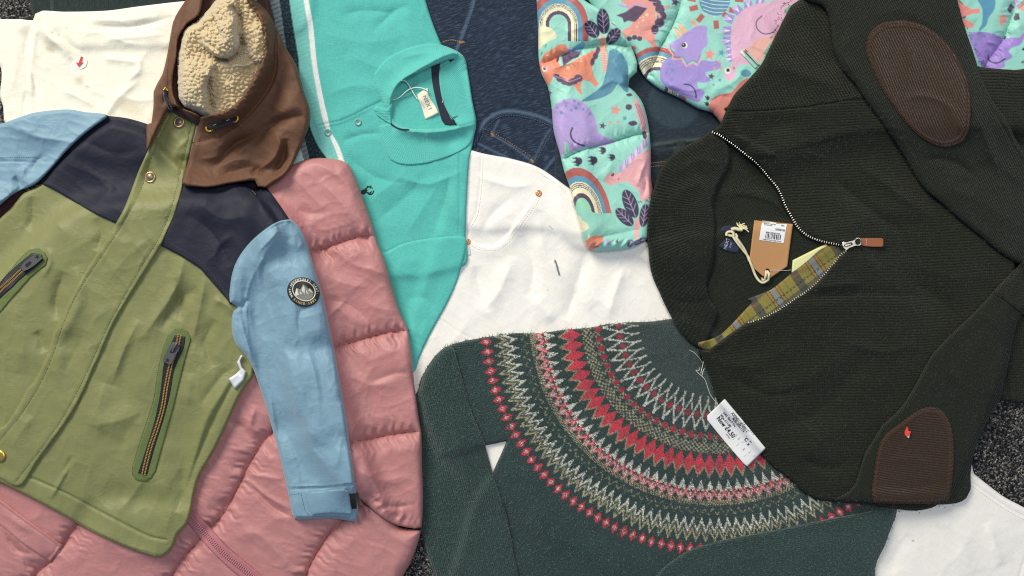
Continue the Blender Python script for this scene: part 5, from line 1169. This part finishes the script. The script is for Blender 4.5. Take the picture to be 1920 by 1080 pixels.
tube('knot', ZT((170, 320, 0), (175, 280, 2), (230, 262, 4), (270, 280, 5), (280, 320, 3), (220, 325, 1), (190, 310, 1)), 2.5, ROPE, tg, dz=2, seg=8); tube('knot', ZT((240, 240, 1), (290, 220, 4), (350, 235, 4), (400, 235, 2)), 3.4, ROPE, tg, dz=2, seg=8); tube('knot', ZT((270, 310, 1), (310, 305, 3), (325, 340, 1)), 2.2, ROPE, tg, dz=1)
for k in range(16):
    rr = random.Random(k); a = math.radians(-125 + 9.0 * k); r = rr.uniform(10, 17)
    x0, y0 = 1340 + 370 / 7.7125, 400 + 215 / 7.7125
    tube('frayed_end', [(x0 + rr.uniform(-2, 2), y0 + rr.uniform(-2, 2), 3), (x0 + r * .5 * math.cos(a), y0 + r * .5 * math.sin(a) * .8, 4 + rr.random() * 2), (x0 + r * math.cos(a + .2), y0 + r * .8 * math.sin(a + .2) + 2, 1)], .75 if k % 3 else 1.3, ROPE, tg, dz=1, seg=5)
tube('tag_thread', ZT((795, 825, 0), (870, 820, 4), (1000, 828, 4), (1105, 818, 1)), .45, NAT, tg, dz=2)
# red scrap on the patch
sc = thing('paper_scrap', 'tiny folded red and white paper scrap on the lower brown elbow patch', 'paper scrap', 1701, 809)
q = slab('red_face', Z(1280, 720, 3, (1248, 270, 1), (1262, 236, 1), (1270, 262, 1), (1284, 268, 1), (1276, 292, 1), (1250, 290, 1)), 2.2, REDP, sc, slope=(.15, .1), bev=.3)
slab('white_face', Z(1280, 720, 3, (1256, 292, 1), (1278, 290, 1), (1272, 305, 1)), 1.6, WHITE, sc, dz=.3, bev=.3)
# price tag
pt = thing('price_tag', 'white printed price tag reading Now £4.50 between the two jumpers', 'tag', 1382, 812)
ZP = lambda *p: Z(1310, 730, 7.2, *p)
TAGP = fabric('tag_paper', '#f3f2f0', rough=.6, sheen=0, pat='none', bump=.1, dist=.2, vary=.03)
tag = piece('card', ZP((352, 128, 1), (380, 160), (905, 795, 1), (655, 1040, 1), (612, 1010), (118, 418), (115, 355, 1)), TAGP, pt, th=2, edge=.8, cell=1.4, drape=9, lift=3.5, emin=.6, extra=lambda X, Y: .8 * np.sin((X + Y * 1.1) / 23) )
def tt(s, x, y, size, ang=50.5, **k): text(s, 1310 + x / 7.2, 730 + y / 7.2, ang, size, INK, tag, **k)
tt('NOW £4.50'.replace('NOW', 'Now'), 366, 512, 11.5, sx=.85, bold=.03, spacing=1.08)
tt('Was £11.00', 362, 425, 6.4, sx=.95, bold=.015); tt('GAS  Size 9 Yrs', 415, 405, 6.0, sx=.9, bold=.015); tt('X2504511876001Z', 555, 445, 7.6, sx=.78, bold=.01); tt('M30-505-114', 535, 480, 7.2, sx=.85, bold=.01)
tt('C', 640, 680, 9.5, bold=.03); tt('S', 700, 706, 5.5, ang=140, bold=.03); tt('M', 668, 742, 5.5, ang=140, bold=.03); tt('NC', 608, 808, 3.6, ang=140); tt('STYLE', 395, 635, 4.2); tt('1', 765, 655, 4)
boxes('barcode', [(1310 + (430 + k * 8.2) / 7.2, 730 + (222 + k * 10.2) / 7.2, math.radians(-40), 3.2 if k % 3 else 4.4, .6 + .5 * ((k * 7) % 3 == 0), .25) for k in range(42)], INK, tag, .1)
FAINT = plain('faint_print', '#dcdbd8', .7)
for fx, fy, fl_ in ((235, 310, 4), (350, 250, 7), (520, 600, 12), (560, 640, 12), (600, 700, 6), (540, 730, 12), (480, 660, 8), (640, 880, 12), (700, 830, 10), (760, 880, 9)):
    boxes('faint_mark', [(1310 + fx / 7.2, 730 + fy / 7.2, math.radians(-40), fl_, 1.6, .15)], FAINT, tag, .05)

# ================================================================ the winter coat, on top of the pile
GRN = nylon('olive_green_nylon', '#868856', vary=.07, sheen=.25, tintc='#e8d890')
GRN2 = nylon('moss_green_webbing', '#65743f', rough=.7, vary=.12, bump=.6)
NAVY = nylon('navy_nylon', '#242634', vary=.06, sheen=.0, spec=.22, rough=.62)
BLUE = nylon('sky_blue_nylon', '#82a6b8', vary=.05, sheen=.25)
BRN = nylon('brown_nylon', '#6e4e3b', rough=.6, vary=.1, sheen=.15, spec=.2, tintc='#d8a070')
DBRN = nylon('dark_brown_facing', '#4a2c26', rough=.6, vary=.1)
GTH = plain('dark_olive_thread', '#5c6a38', .8); BTH = plain('blue_thread', '#3f6f86', .8); BRTH = plain('dark_brown_thread', '#4b2c20', .8); NTH = plain('faded_navy_thread', '#4b4a58', .8)
t = thing('winter_coat', 'olive, navy and sky blue hooded winter coat with brown hood and cream fleece lining', 'coat', 300, 560)
HF = [('g', [(-60, 850), (0, 873), (60, 897), (130, 928), (200, 966), (280, 1006), (312, 1012)], 1.8, -3), ('r', [(130, 870), (115, 900), (95, 935)], 4, 4), ('r', [(135, 855), (118, 890)], 4, -3), ('r', [(375, 760), (420, 700), (445, 690)], 9, -4),
      ('r', [(460, 690), (430, 730), (395, 800), (370, 860), (350, 920)], 6, -5), ('r', [(450, 680), (415, 740), (385, 790), (365, 860), (340, 930)], 9, 4),
      ('r', [(385, 520), (365, 620), (358, 640)], 9, 6), ('r', [(370, 540), (330, 570), (300, 620)], 13, -7), ('r', [(330, 520), (340, 580), (332, 600)], 10, -6), ('r', [(400, 560), (430, 575), (440, 590)], 9, 5), ('r', [(405, 600), (385, 640), (400, 690)], 12, -6),
      ('r', [(345, 480), (330, 540), (290, 600), (262, 640)], 12, 7), ('r', [(260, 600), (230, 660), (210, 720)], 10, 6), ('r', [(120, 510), (105, 560), (108, 600)], 13, -8), ('r', [(140, 500), (150, 560), (110, 640)], 12, 7),
      ('r', [(90, 465), (95, 490), (80, 520)], 6, 4), ('r', [(60, 370), (62, 410), (50, 430)], 12, -5), ('r', [(180, 410), (190, 440), (178, 470)], 12, -5), ('r', [(70, 620), (85, 660)], 10, -5), ('r', [(160, 800), (220, 790), (270, 770)], 24, 6),
      ('r', [(130, 620), (128, 660)], 11, -5), ('r', [(285, 760), (245, 800), (220, 860)], 20, -3), ('r', [(300, 900), (320, 950), (310, 1000)], 13, 4), ('r', [(340, 880), (345, 920), (330, 960)], 11, -5), ('r', [(220, 960), (240, 940), (270, 900)], 9, 3), ('r', [(20, 560), (40, 640), (30, 700)], 22, 5),
      ('r', [(200, 720), (170, 800)], 20, 4), ('r', [(360, 700), (350, 760)], 14, 4), ('r', [(125, 690), (140, 740), (150, 760)], 10, -5)]
piece('body', [(76, 346), (110, 307), (159, 262), (206, 230), (240, 236), (275, 248), (345, 315), (466, 352), (496, 386), (522, 424), (520, 450), (470, 540), (470, 640), (476, 690), (474, 706), (462, 722), (448, 745), (428, 790), (405, 838), (388, 868), (375, 890), (365, 920), (358, 960), (350, 985), (335, 1000), (322, 1030), (300, 1046), (280, 1042), (240, 1028), (190, 1006), (150, 985), (110, 962), (60, 935), (0, 905), (-80, 870), (-80, 500), (-20, 430), (20, 390), (45, 362)],
      GRN, t, th=18, edge=5.5, cell=2.2, drape=16, folds=HF, crump=[(3.2, 62, 105, 2.6, 0), (1.0, 24, 100, 2.4, 3)], extra=lambda X, Y: 5 * fbm(X / 120, Y / 160, 1))
for l, m in (([(-10, 869), (60, 893), (130, 925), (200, 962), (280, 1002), (312, 1010)], GTH), ([(0, 902), (60, 931), (110, 958), (190, 1001), (240, 1023), (298, 1040)], GTH)): stitches(l, m, t, 4.2, 2.8, 1)
NF = [('r', [(110, 300), (180, 330), (240, 360)], 20, 4), ('r', [(150, 260), (220, 290), (260, 280)], 16, -4), ('r', [(180, 380), (215, 350)], 10, 4)]
piece('yoke', [(66, 340, 1), (100, 302), (125, 274), (158, 246), (200, 217, 1), (240, 222), (278, 233, 1), (278, 290), (264, 330), (250, 370), (228, 419, 1), (218, 418, 1), (180, 401), (130, 372), (95, 352)], NAVY, t, th=2, edge=3, cell=2.2, drape=0, lift=4.6, folds=NF, crump=(1.4, 40, 30, 1.8, 1))
piece('yoke', [(338, 335, 1), (360, 345), (420, 346), (470, 340), (484, 338), (500, 352), (520, 378), (544, 413, 1), (520, 440), (490, 470), (460, 510), (440, 560), (432, 572, 1), (426, 562), (402, 534), (375, 503, 1), (340, 480), (298, 458, 1), (318, 425), (332, 390)], NAVY, t, th=2, edge=3, cell=2.2, drape=0, lift=4.6,
      folds=[('r', [(350, 400), (400, 440), (430, 500)], 16, -5), ('r', [(370, 380), (420, 410), (480, 400)], 18, 5), ('r', [(460, 360), (500, 380), (520, 410)], 10, -3), ('r', [(400, 500), (410, 460), (440, 440)], 10, 4)], crump=(1.4, 40, 60, 1.8, 2))
stitches([(72, 335), (100, 346), (140, 368), (182, 390), (222, 408)], NTH, t, 4.2, 2.8, .8); stitches([(304, 450), (345, 470), (378, 492), (405, 524), (430, 556)], NTH, t, 4.2, 2.8, .8)
# left sleeve
piece('sleeve', [(-80, 235), (0, 232), (30, 222), (60, 212), (95, 207), (130, 205), (160, 210), (202, 216), (177, 237), (153, 256), (123, 285), (97, 315), (71, 342), (52, 352), (40, 356), (20, 368), (0, 385), (-20, 400), (-80, 420)], BLUE, t, th=18, edge=7, cell=2.2, drape=12,
      folds=[('g', [(-60, 310), (0, 303), (30, 302), (60, 304), (90, 302)], 1.2, -2.5), ('r', [(26, 332), (40, 350), (30, 372)], 8, -10), ('r', [(10, 350), (24, 366), (-10, 380)], 6, 6), ('r', [(48, 310), (40, 335), (52, 345)], 7, 5), ('s', [(-40, 362), (0, 368), (24, 370)], 3, 7, 16), ('r', [(30, 240), (80, 260), (130, 250)], 26, 4), ('r', [(60, 320), (70, 300), (90, 290)], 6, -4)], crump=[(3.4, 40, 10, 2, 1), (1.6, 18, 10, 2, 2)])
stitches([(-40, 297), (0, 296), (40, 295), (80, 296)], BTH, t, 4.2, 2.8, .7)
# right sleeve
RS = [(543, 411), (528, 413), (510, 421), (484, 440), (462, 462), (445, 487), (436, 510), (431, 540), (431, 566), (445, 576), (437, 584), (434, 605), (436, 628), (444, 648), (462, 668), (474, 690), (488, 730), (499, 765), (508, 795), (519, 835), (527, 868), (535, 903), (541, 930), (546, 958), (552, 973), (580, 974), (620, 972), (650, 976), (668, 977), (672, 955), (668, 925), (664, 895), (658, 850), (651, 800), (642, 740), (633, 690), (627, 655), (619, 620), (610, 575), (598, 530), (586, 490), (574, 450), (560, 424)]
BF = [('g', [(541, 416), (512, 426), (486, 446), (464, 468), (447, 492), (440, 520)], 2, -1), ('s', [(520, 440), (490, 500), (500, 560), (520, 620)], 4, 6, 20), ('r', [(600, 520), (560, 600), (580, 680)], 12, -5), ('r', [(560, 620), (590, 700), (600, 800)], 9, 4), ('r', [(530, 800), (560, 860), (570, 900)], 10, -4), ('r', [(640, 820), (630, 880)], 8, 4), ('r', [(440, 572), (455, 575), (464, 560)], 5, -7), ('r', [(450, 590), (462, 640), (480, 690)], 6, 5), ('r', [(460, 540), (455, 600), (470, 650)], 9, -4), ('r', [(520, 430), (500, 500), (510, 540)], 16, 6), ('r', [(545, 440), (530, 480)], 10, -4), ('r', [(500, 600), (540, 700), (560, 800)], 26, 5), ('r', [(590, 620), (600, 700), (610, 760)], 20, -3),
      ('r', [(505, 730), (515, 800), (520, 840)], 5, 4), ('r', [(636, 700), (640, 760)], 8, -4), ('g', [(541, 918), (580, 916), (620, 914), (668, 908)], 1.2, -2.5), ('r', [(542, 912), (600, 911), (666, 904)], 3, 1.5), ('r', [(490, 460), (475, 500)], 10, 3)]
piece('sleeve', RS, BLUE, t, th=20, edge=8, emin=.15, cell=2.0, drape=14, folds=BF, extra=lambda X, Y: -11 * np.clip((500 - Y) / 80, 0, 1), crump=[(3.6, 44, 75, 2.4, 2), (1.8, 20, 75, 2.2, 1)])
for l in ([(541, 913), (580, 912), (620, 910), (667, 903)], [(543, 928), (564, 925)], [(548, 967), (580, 969), (620, 968), (668, 972)]): stitches(l, BTH, t, 4.2, 2.8, .8)
VEL = fabric('black_hook_tape', '#1c1a18', rough=1, pat='weave', p=(2.5, 2.5), bump=.8, dist=.6)
piece('cuff_strap', [(652, 927, 1), (662, 925), (672, 925), (675, 935), (675, 948), (670, 954), (660, 955), (655, 954)], VEL, t, th=3, edge=2, cell=1.6, drape=0)
piece('cuff_tab', Z(480, 880, 5.4, (490, 230, 1), (640, 222), (800, 205), (890, 200), (935, 225), (955, 330), (975, 440), (960, 460), (900, 455), (760, 450), (600, 462), (570, 475), (540, 400), (510, 320)), BLUE, t, th=9, edge=2, cell=1.5, drape=1, folds=[('g', Z(480, 880, 5.4, (515, 250), (570, 455)), 1.2, -1.2)])
stitches(Z(480, 880, 5.4, (500, 240), (640, 230), (800, 213), (885, 208), (925, 232), (945, 330), (962, 435), (900, 445), (760, 440), (600, 452), (575, 462)), BTH, t, 3.6, 2.4, .7); stitches(Z(480, 880, 5.4, (455, 240), (500, 430), (530, 455)), BTH, t, 3.6, 2.4, .8)
# torn care label at the side seam
piece('care_label', Z(0, 360, 3, (1355, 915, 1), (1332, 960), (1350, 1000), (1330, 1020), (1285, 1050, 1), (1300, 1075), (1320, 1110), (1345, 1085), (1370, 1060), (1385, 1010), (1362, 985), (1352, 950), (1368, 925)), plain('shiny_white_satin', '#e6e8ea', .3), t, th=8, edge=4, cell=1.6, drape=2, folds=[('r', [(446, 690), (450, 705)], 3, -3)])

# pockets
def pocket(name_pts, tape, line, n0, pull):
    w = piece('pocket', name_pts, GRN2, t, th=2.5, edge=2, cell=1.8, drape=0, folds=[('r', line, 5, -2)])
    tp = piece('zip_tape', tape, BLACKM, w, th=1.5, edge=1.2, cell=1.6, drape=0)
    boxes('zip_teeth', [(x, y, a, 1.9, 3.0, 1.6) for x, y, a in along(line, 2.9, -2.6)] + [(x, y, a, 1.9, 3.0, 1.6) for x, y, a in along(line, 2.9, 2.6)], GOLD_T, w)
    return w
ZK = lambda *p: Z(230, 600, 3.486, *p)
pw = pocket(ZK((300, 90), (330, 62), (365, 50), (420, 68), (448, 120), (425, 200), (385, 350), (335, 560), (290, 720), (245, 880), (215, 990), (190, 1030), (150, 1057), (80, 1042), (58, 990), (90, 880), (150, 690), (205, 520), (230, 350), (265, 180)),
            ZK((340, 98, 1), (410, 108, 1), (400, 180), (340, 320), (310, 480), (270, 640), (210, 830), (160, 1010, 1), (100, 1003, 1), (150, 850), (205, 670), (245, 480), (270, 280), (310, 170)),
            ZK((372, 100), (352, 180), (315, 290), (285, 430), (262, 570), (225, 700), (180, 830), (145, 965), (135, 1010)), 0, 0)
stitches(ZK((296, 100), (262, 190), (226, 350), (200, 520), (146, 690), (86, 880), (60, 985), (82, 1038), (150, 1050), (186, 1026)), GTH, pw, 4, 2.6, .8); stitches(ZK((210, 985), (240, 880), (286, 718), (330, 558), (380, 350), (420, 198), (440, 122), (415, 75), (365, 58), (330, 68)), GTH, pw, 4, 2.6, .8)
def puller(parent, pts, star, bar, ang):
    p = slab('zip_puller', pts, 3, GUN, parent, dz=3, bev=.8)
    c = cr(pts, 3).mean(0); z0 = float(samp(H, c[0], c[1])) + 6.05
    slab('star', [(star[0] + (5 if i % 2 == 0 else 2.1) * math.sin(math.pi * i / 5 + ang), star[1] - (5 if i % 2 == 0 else 2.1) * math.cos(math.pi * i / 5 + ang), 1) for i in range(10)], .4, BLACKM, p, z0=z0, bev=.05)
    slab('slot', bar, .5, BLACKM, p, z0=z0, bev=.1)
puller(pw, ZK((300, 175, 1), (330, 148), (365, 160), (372, 190), (345, 230), (320, 285), (305, 292), (262, 270, 1)), (230 + 292 / 3.486, 600 + 262 / 3.486), ZK((318, 190), (345, 178), (330, 215), (308, 212)), .2)
tube('slider_loop', ZK((325, 205, 2), (345, 165, 5), (360, 145, 3)), 2, GUN, pw, dz=3)
pl = pocket([(-80, 640), (0, 532), (20, 508), (38, 484), (55, 468), (72, 465), (84, 474), (89, 484), (86, 497), (72, 508), (56, 522), (36, 545), (18, 565), (0, 587), (-80, 690)],
            [(-80, 656), (0, 530), (20, 508), (38, 492), (60, 474, 1), (78, 478), (82, 488, 1), (62, 505), (40, 522), (20, 542), (0, 560), (-80, 680)],
            [(-60, 620), (0, 544), (20, 526), (42, 506), (66, 488)], 0, 0)
stitches([(-30, 568), (2, 527), (22, 503), (40, 482), (56, 470), (72, 467), (82, 475), (87, 485)], GTH, pl, 4, 2.6, .8)
ZL = lambda *p: Z(0, 400, 5.4, *p)
puller(pl, ZL((205, 550, 1), (250, 490), (330, 435), (380, 403, 1), (432, 455, 1), (370, 510), (300, 560), (235, 590, 1)), (375 / 5.4, 400 + 440 / 5.4), ZL((255, 520), (300, 485), (318, 500), (270, 545)), .5)

# placket
PLF = [('g', [(326, 204), (306, 242), (282, 300), (262, 360), (228, 422), (190, 480), (146, 548), (118, 608), (100, 662), (74, 722), (30, 790), (-20, 850)], 1.2, -1.8), ('g', [(362, 216), (352, 262), (336, 330), (321, 390), (300, 442), (260, 508), (206, 604), (178, 664), (152, 720), (114, 788), (70, 850), (28, 905)], 1.2, -1.8),
       ('r', [(345, 240), (352, 260), (330, 280)], 5, 2.5), ('r', [(340, 380), (310, 430)], 9, -3), ('r', [(290, 440), (240, 480), (200, 530)], 22, 4), ('r', [(160, 620), (120, 700)], 18, -4), ('r', [(60, 780), (20, 840)], 14, 3)]
piece('placket', [(322, 198), (330, 199), (345, 207), (372, 218), (370, 228), (362, 262), (351, 310), (342, 350), (330, 392), (316, 427), (300, 463), (284, 490), (267, 517), (240, 560), (213, 607), (198, 640), (187, 667), (174, 694), (163, 720), (146, 755), (127, 787), (100, 825), (70, 866), (37, 912), (0, 897), (-80, 850), (-80, 800), (0, 802), (30, 768), (52, 728), (63, 717), (78, 688), (90, 660), (98, 632), (110, 602), (137, 550), (158, 512), (180, 477), (200, 448), (218, 418), (232, 392), (245, 360), (258, 325), (275, 287), (296, 242), (312, 214)],
      GRN, t, th=6, edge=4, cell=2, drape=3, folds=PLF, crump=(2.2, 32, 60, 1.6, 2))
stitches([(326, 204), (306, 242), (282, 300), (262, 360), (228, 422), (190, 480), (146, 548), (118, 608), (100, 662), (74, 722), (30, 790)], GTH, t, 4.2, 2.8, .9); stitches([(362, 216), (352, 262), (336, 330), (321, 390), (300, 442), (260, 508), (206, 604), (178, 664), (152, 720), (114, 788), (70, 850), (28, 905)], GTH, t, 4.2, 2.8, .9)
stitches([(328, 212), (345, 218), (362, 226)], GTH, t, 4.2, 2.8, .9)

# hood: facing, fleece, shell
piece('hood_facing', [(400, -80), (352, 0), (335, 40), (322, 80), (312, 130), (308, 170), (314, 200), (330, 214), (400, 240), (480, 200), (520, 100), (510, 20), (480, -80)], DBRN, t, th=12, edge=8, cell=3, drape=12)
SHER = fabric('cream_sherpa_fleece', '#e2cb9d', rough=1, sheen=.5, pat='none', bump=.9, dist=1.2, vary=.12, fine=1.0, spec=.1, fs=1.1)
def curls(X, Y):
    wx = X + 5 * fbm(X / 14, Y / 14, 1); wy = Y + 5 * fbm(X / 14, Y / 14, 2)
    f1, f2 = worley(wx / 9.0, wy / 8.0, 1); g1, g2 = worley(wx / 3.4 + 9, wy / 3.4, 2)
    return 6.5 * np.clip((f2 - f1) * 2.2, 0, 1) ** .6 * (1 - .5 * f1) + 1.2 * (1 - g1)
SHF = [('s', [(440, -10), (447, 30), (450, 70), (444, 98), (430, 110), (412, 108), (396, 98), (380, 82), (368, 64)], 2.5, 40, 40), ('s', [(404, 118), (393, 138), (388, 165), (391, 190), (396, 222)], 2.5, 34, 36), ('s', [(500, 110), (478, 120), (458, 128), (430, 124)], 4, 14, 30), ('r', [(432, 8), (446, 30), (446, 60), (452, 85), (440, 108)], 8, -44), ('r', [(448, 95), (425, 112), (405, 106)], 9, -24), ('r', [(372, 62), (380, 76), (398, 86), (416, 100), (432, 112)], 5, -12), ('r', [(392, 142), (389, 165), (392, 190), (396, 215)], 8, -34), ('r', [(400, 134), (410, 130)], 9, -7),
       ('r', [(415, 40), (425, 70), (420, 90)], 17, 15), ('r', [(352, 110), (358, 150), (366, 195)], 22, 14), ('r', [(385, 120), (430, 125), (455, 135)], 13, 8), ('r', [(482, 40), (485, 80), (470, 105)], 15, 10), ('r', [(460, 112), (476, 118), (484, 126)], 5, -10), ('r', [(425, 170), (440, 150), (460, 140)], 18, 6), ('r', [(470, 115), (462, 100)], 6, -6)]
piece('hood_lining', [(420, -80), (412, -10), (396, 10), (378, 32), (362, 45), (345, 58), (338, 85), (333, 115), (333, 150), (334, 180), (343, 196), (358, 206), (377, 215), (402, 226), (450, 216), (490, 160), (512, 100), (508, 40), (480, 0), (470, -80)], SHER, t, th=46, edge=16, cell=1.25, drape=8, folds=SHF, extra=curls, jit=1.6, step=5)
HB = [('s', [(513, -60), (516, 20), (522, 60), (519, 95), (520, 120), (514, 150), (490, 190), (455, 228), (420, 252), (385, 266), (356, 270)], 2.5, -12, 30),
      ('r', [(545, 170), (520, 250), (500, 300)], 22, 6), ('r', [(570, 216), (525, 226), (490, 250), (440, 272), (400, 316)], 11, -22), ('r', [(530, 232), (500, 245), (470, 262), (445, 290)], 8, 12), ('r', [(515, 250), (525, 270), (510, 300), (480, 320)], 9, 14), ('r', [(535, 260), (530, 300), (510, 330)], 8, -15),
      ('r', [(400, 318), (440, 300), (470, 300)], 9, 6), ('r', [(410, 330), (450, 318), (480, 310)], 7, -5), ('r', [(470, 325), (485, 315), (490, 330)], 6, -9), ('r', [(370, 300), (420, 290), (450, 270)], 10, 4), ('r', [(540, 100), (552, 150)], 14, 3), ('r', [(305, 120), (300, 180), (310, 200)], 7, 5), ('r', [(318, 150), (306, 200)], 4, -5), ('r', [(345, 20), (330, 70), (322, 120)], 7, -5),
      ('r', [(335, 10), (322, 60), (312, 120), (310, 170)], 5, 4), ('r', [(295, 230), (285, 270)], 8, 4)]
piece('hood_shell', [[(400, -80), (360, -30), (348, 0), (335, 20), (325, 40), (319, 70), (312, 110), (304, 140), (294, 158), (288, 172), (288, 195), (286, 215), (284, 230), (275, 234), (275, 262), (275, 284), (285, 268), (300, 236), (318, 202), (330, 200), (374, 217), (370, 240), (360, 278), (350, 312), (341, 344), (365, 350), (395, 351), (430, 344), (460, 340), (478, 339), (484, 350), (498, 352), (514, 342), (530, 332), (548, 310), (558, 290), (566, 272), (575, 250), (582, 222), (580, 200), (571, 175), (564, 150), (556, 122), (543, 100), (530, 78), (520, 55), (512, 40), (500, 20), (488, 8), (478, 0), (470, -80)],
                     [(396, -60), (380, 0), (372, 28), (350, 45), (341, 58), (333, 75), (330, 110), (325, 135), (323, 160), (326, 180), (333, 196), (345, 208), (372, 220), (388, 217), (404, 212), (424, 206), (440, 196), (452, 184), (463, 166), (474, 146), (484, 128), (493, 112), (498, 98), (497, 82), (496, 60), (488, 40), (478, 22), (468, 8), (458, -8), (450, -60)]],
      BRN, t, th=24, edge=8, cell=1.9, drape=12, lift=5, emin=.5, folds=HB, crump=[(3.2, 42, 50, 1.8, 0), (1.4, 18, 40, 1.6, 2)], extra=lambda X, Y: 20 * np.exp(-((X - 548) / 34) ** 2 - ((Y - 200) / 90) ** 2))
stitches([(358, 268), (385, 262), (420, 248), (453, 224), (487, 186), (508, 152), (515, 120), (514, 95), (517, 60), (511, 20)], BRTH, t, 3.8, 2.4, .8); stitches([(380, 222), (404, 217), (426, 211), (444, 200), (458, 186), (470, 168), (482, 148), (492, 130)], BRTH, t, 3.8, 2.4, .6); stitches([(316, 110), (314, 150), (318, 185), (326, 196)], BRTH, t, 3.8, 2.4, .8); stitches([(482, 158), (496, 156), (510, 152)], BRTH, t, 3.8, 2.4, .7)
# cords and eyelets
YEL = plain('yellow_brass_eyelet', '#e0b23c', .35, .4, k=1)
CRD = fabric('black_cord', '#1d1f29', rough=.9, pat='weave', p=(2, 2), bump=.8, dist=.5)
EY = ((1, 0), (1, 1.2), (.9, 2), (.72, 2), (.64, 1), (.6, .2))
ZE = lambda *p: Z(300, 180, 10.667, *p)
for x, y in ZE((990, 635), (1488, 445)): disc('eyelet', x, y, 8, YEL, t, EY, n=28)
CY = plain('cream_fleck_yarn', '#e9dcae', .8)
def cord(pts, r, flecks):
    c = tube('drawcord', pts, r, CRD, t, dz=.6, seg=10)
    it = []
    line = cr([p[:2] for p in pts], 2, False); n = len(line)
    for f in flecks:
        i = int(f * (n - 1)); p = line[i]; q = line[min(i + 1, n - 1)]; a = math.atan2(q[1] - p[1], q[0] - p[0])
        for s in (-1, 1):
            for k in range(3):
                it.append((p[0] + (k - 1) * 2.2 * math.cos(a) - s * 2.0 * math.sin(a), p[1] + (k - 1) * 2.2 * math.sin(a) + s * 2.0 * math.cos(a), a + s * .5, 2.2, 1.3, r * 1.5))
    boxes('fleck', it, CY, c, r * .75, True)
cord([ZE((975, 640))[0] + (-1,), ZE((1020, 625))[0] + (1.5,), ZE((1200, 560))[0] + (3,), ZE((1400, 490))[0] + (1.5,), ZE((1500, 450))[0] + (-1,)], 4.8, (.28, .72))
tube('eyelet', Z(0, 0, 3, (920, 505, 0), (930, 492, 2), (942, 510, 0)), 1.2, YEL, t, dz=0)
cord([Z(0, 0, 3, (928, 505))[0] + (0,), Z(0, 0, 3, (930, 545))[0] + (3,), Z(0, 0, 3, (945, 580))[0] + (3,), Z(0, 0, 3, (962, 618))[0] + (0,)], 3.6, (.25, .8))

# snap buttons
ANT = plain('antique_brass', '#b08d63', .35, .8, k=1); CEN = plain('grey_brass_centre', '#7a7266', .4, .6, k=1)
SB = ((1, 0), (1, 2.2), (.93, 3.2), (.8, 3.4), (.66, 3.0), (.62, 2.6))
for x, y, rot in ((335, 229, 0), (281, 332.5, 20)):
    b = disc('snap_button', x, y, 10.4, ANT, t, SB, sq=1.08, rot=20, n=36)
    disc('centre', x, y, 6.6, CEN, b, ((1, 2.5), (.95, 3.0), (0, 3.1)), sq=1.05, rot=20)
    LGT = plain('engraved_light', '#e8cf9c', .4, .5, k=1)
    for a in (-140, -60, 0, 60, 110, 150): boxes('engraving', [(x + 8.4 * math.cos(math.radians(a)), y + 8.9 * math.sin(math.radians(a)), math.radians(a + 90), 4.2 if a > -50 else 1.5, 1.1, 3.6)], LGT, b, 0, True)
disc('snap_button', -1, 855, 11, BRASS, t, ((1, 0), (1, 2.2), (.9, 3.4), (.5, 3.8), (0, 3.9)), n=36)
# round badge on the sleeve
bx, by = 569, 547.5
RUB = plain('black_rubber', '#26262b', .5); CRM = plain('cream_rubber', '#efe8d2', .6); GRY = plain('grey_rubber', '#8b8f84', .6); YLW = plain('yellow_rubber', '#d9bf6a', .6)
bd = piece('badge', ell(bx, by, 31.5, 27, 24, 30), RUB, t, th=4, edge=1.5, cell=1.5, drape=12, step=4)
ZB = lambda *p: Z(520, 500, 12, *p)
ring = tube('ring', ell(570, 545.5, 22, 17.8, 28, 30), 1.0, CRM, bd, dz=-.5, closed=True)
piece('mountains', ZB((395, 590), (430, 480, 1), (470, 490), (515, 520, 1), (580, 398, 1), (640, 440), (700, 500, 1), (735, 485, 1), (810, 560), (815, 630), (780, 700), (700, 745), (600, 762), (500, 730), (430, 670)), GRY, bd, th=.8, edge=.5, cell=1.0, drape=0, step=3)
for k, l in enumerate((((430, 495), (450, 500), (460, 560), (475, 600), (490, 635), (440, 660), (405, 640), (400, 615)), ((585, 430), (615, 470), (628, 540), (610, 655), (590, 580), (545, 550), (560, 500)), ((510, 565), (540, 580), (560, 625), (535, 635), (505, 600)), ((645, 515), (675, 560), (712, 620), (690, 632), (655, 590)), ((725, 498), (760, 540), (803, 585), (790, 598), (695, 540)))):
    piece('snow', ZB(*[p + (1,) for p in l]), CRM, bd, th=.8, edge=.4, cell=.8, drape=0, step=3)
def ringtext(s, a0, a1, mat, flip, size, R=26.3):
    n = len(s)
    for i, ch in enumerate(s):
        if ch == ' ': continue
        a = a0 + (a1 - a0) * (i / max(1, n - 1))
        rr = math.radians(a); ex = R * math.cos(rr); ey = R * .84 * math.sin(rr); ro = math.radians(24)
        X = 569.5 + ex * math.cos(ro) - ey * math.sin(ro); Y = 546.8 + ex * math.sin(ro) + ey * math.cos(ro)
        rot = a + 24 + 90 if flip > 0 else a + 24 - 90
        text(ch, X, Y, rot, 5.6 * size, mat, bd, bold=.03, dz=.3)
ringtext('NEXT·ADVENTURES·NEXT·', 130, 340, CRM, 1, .95)
ringtext('SINCE 1982', 112, 14, YLW, -1, 1.0)
for o in list(SC.collection.objects):
    if o.type == 'EMPTY' and not o.children: bpy.data.objects.remove(o)
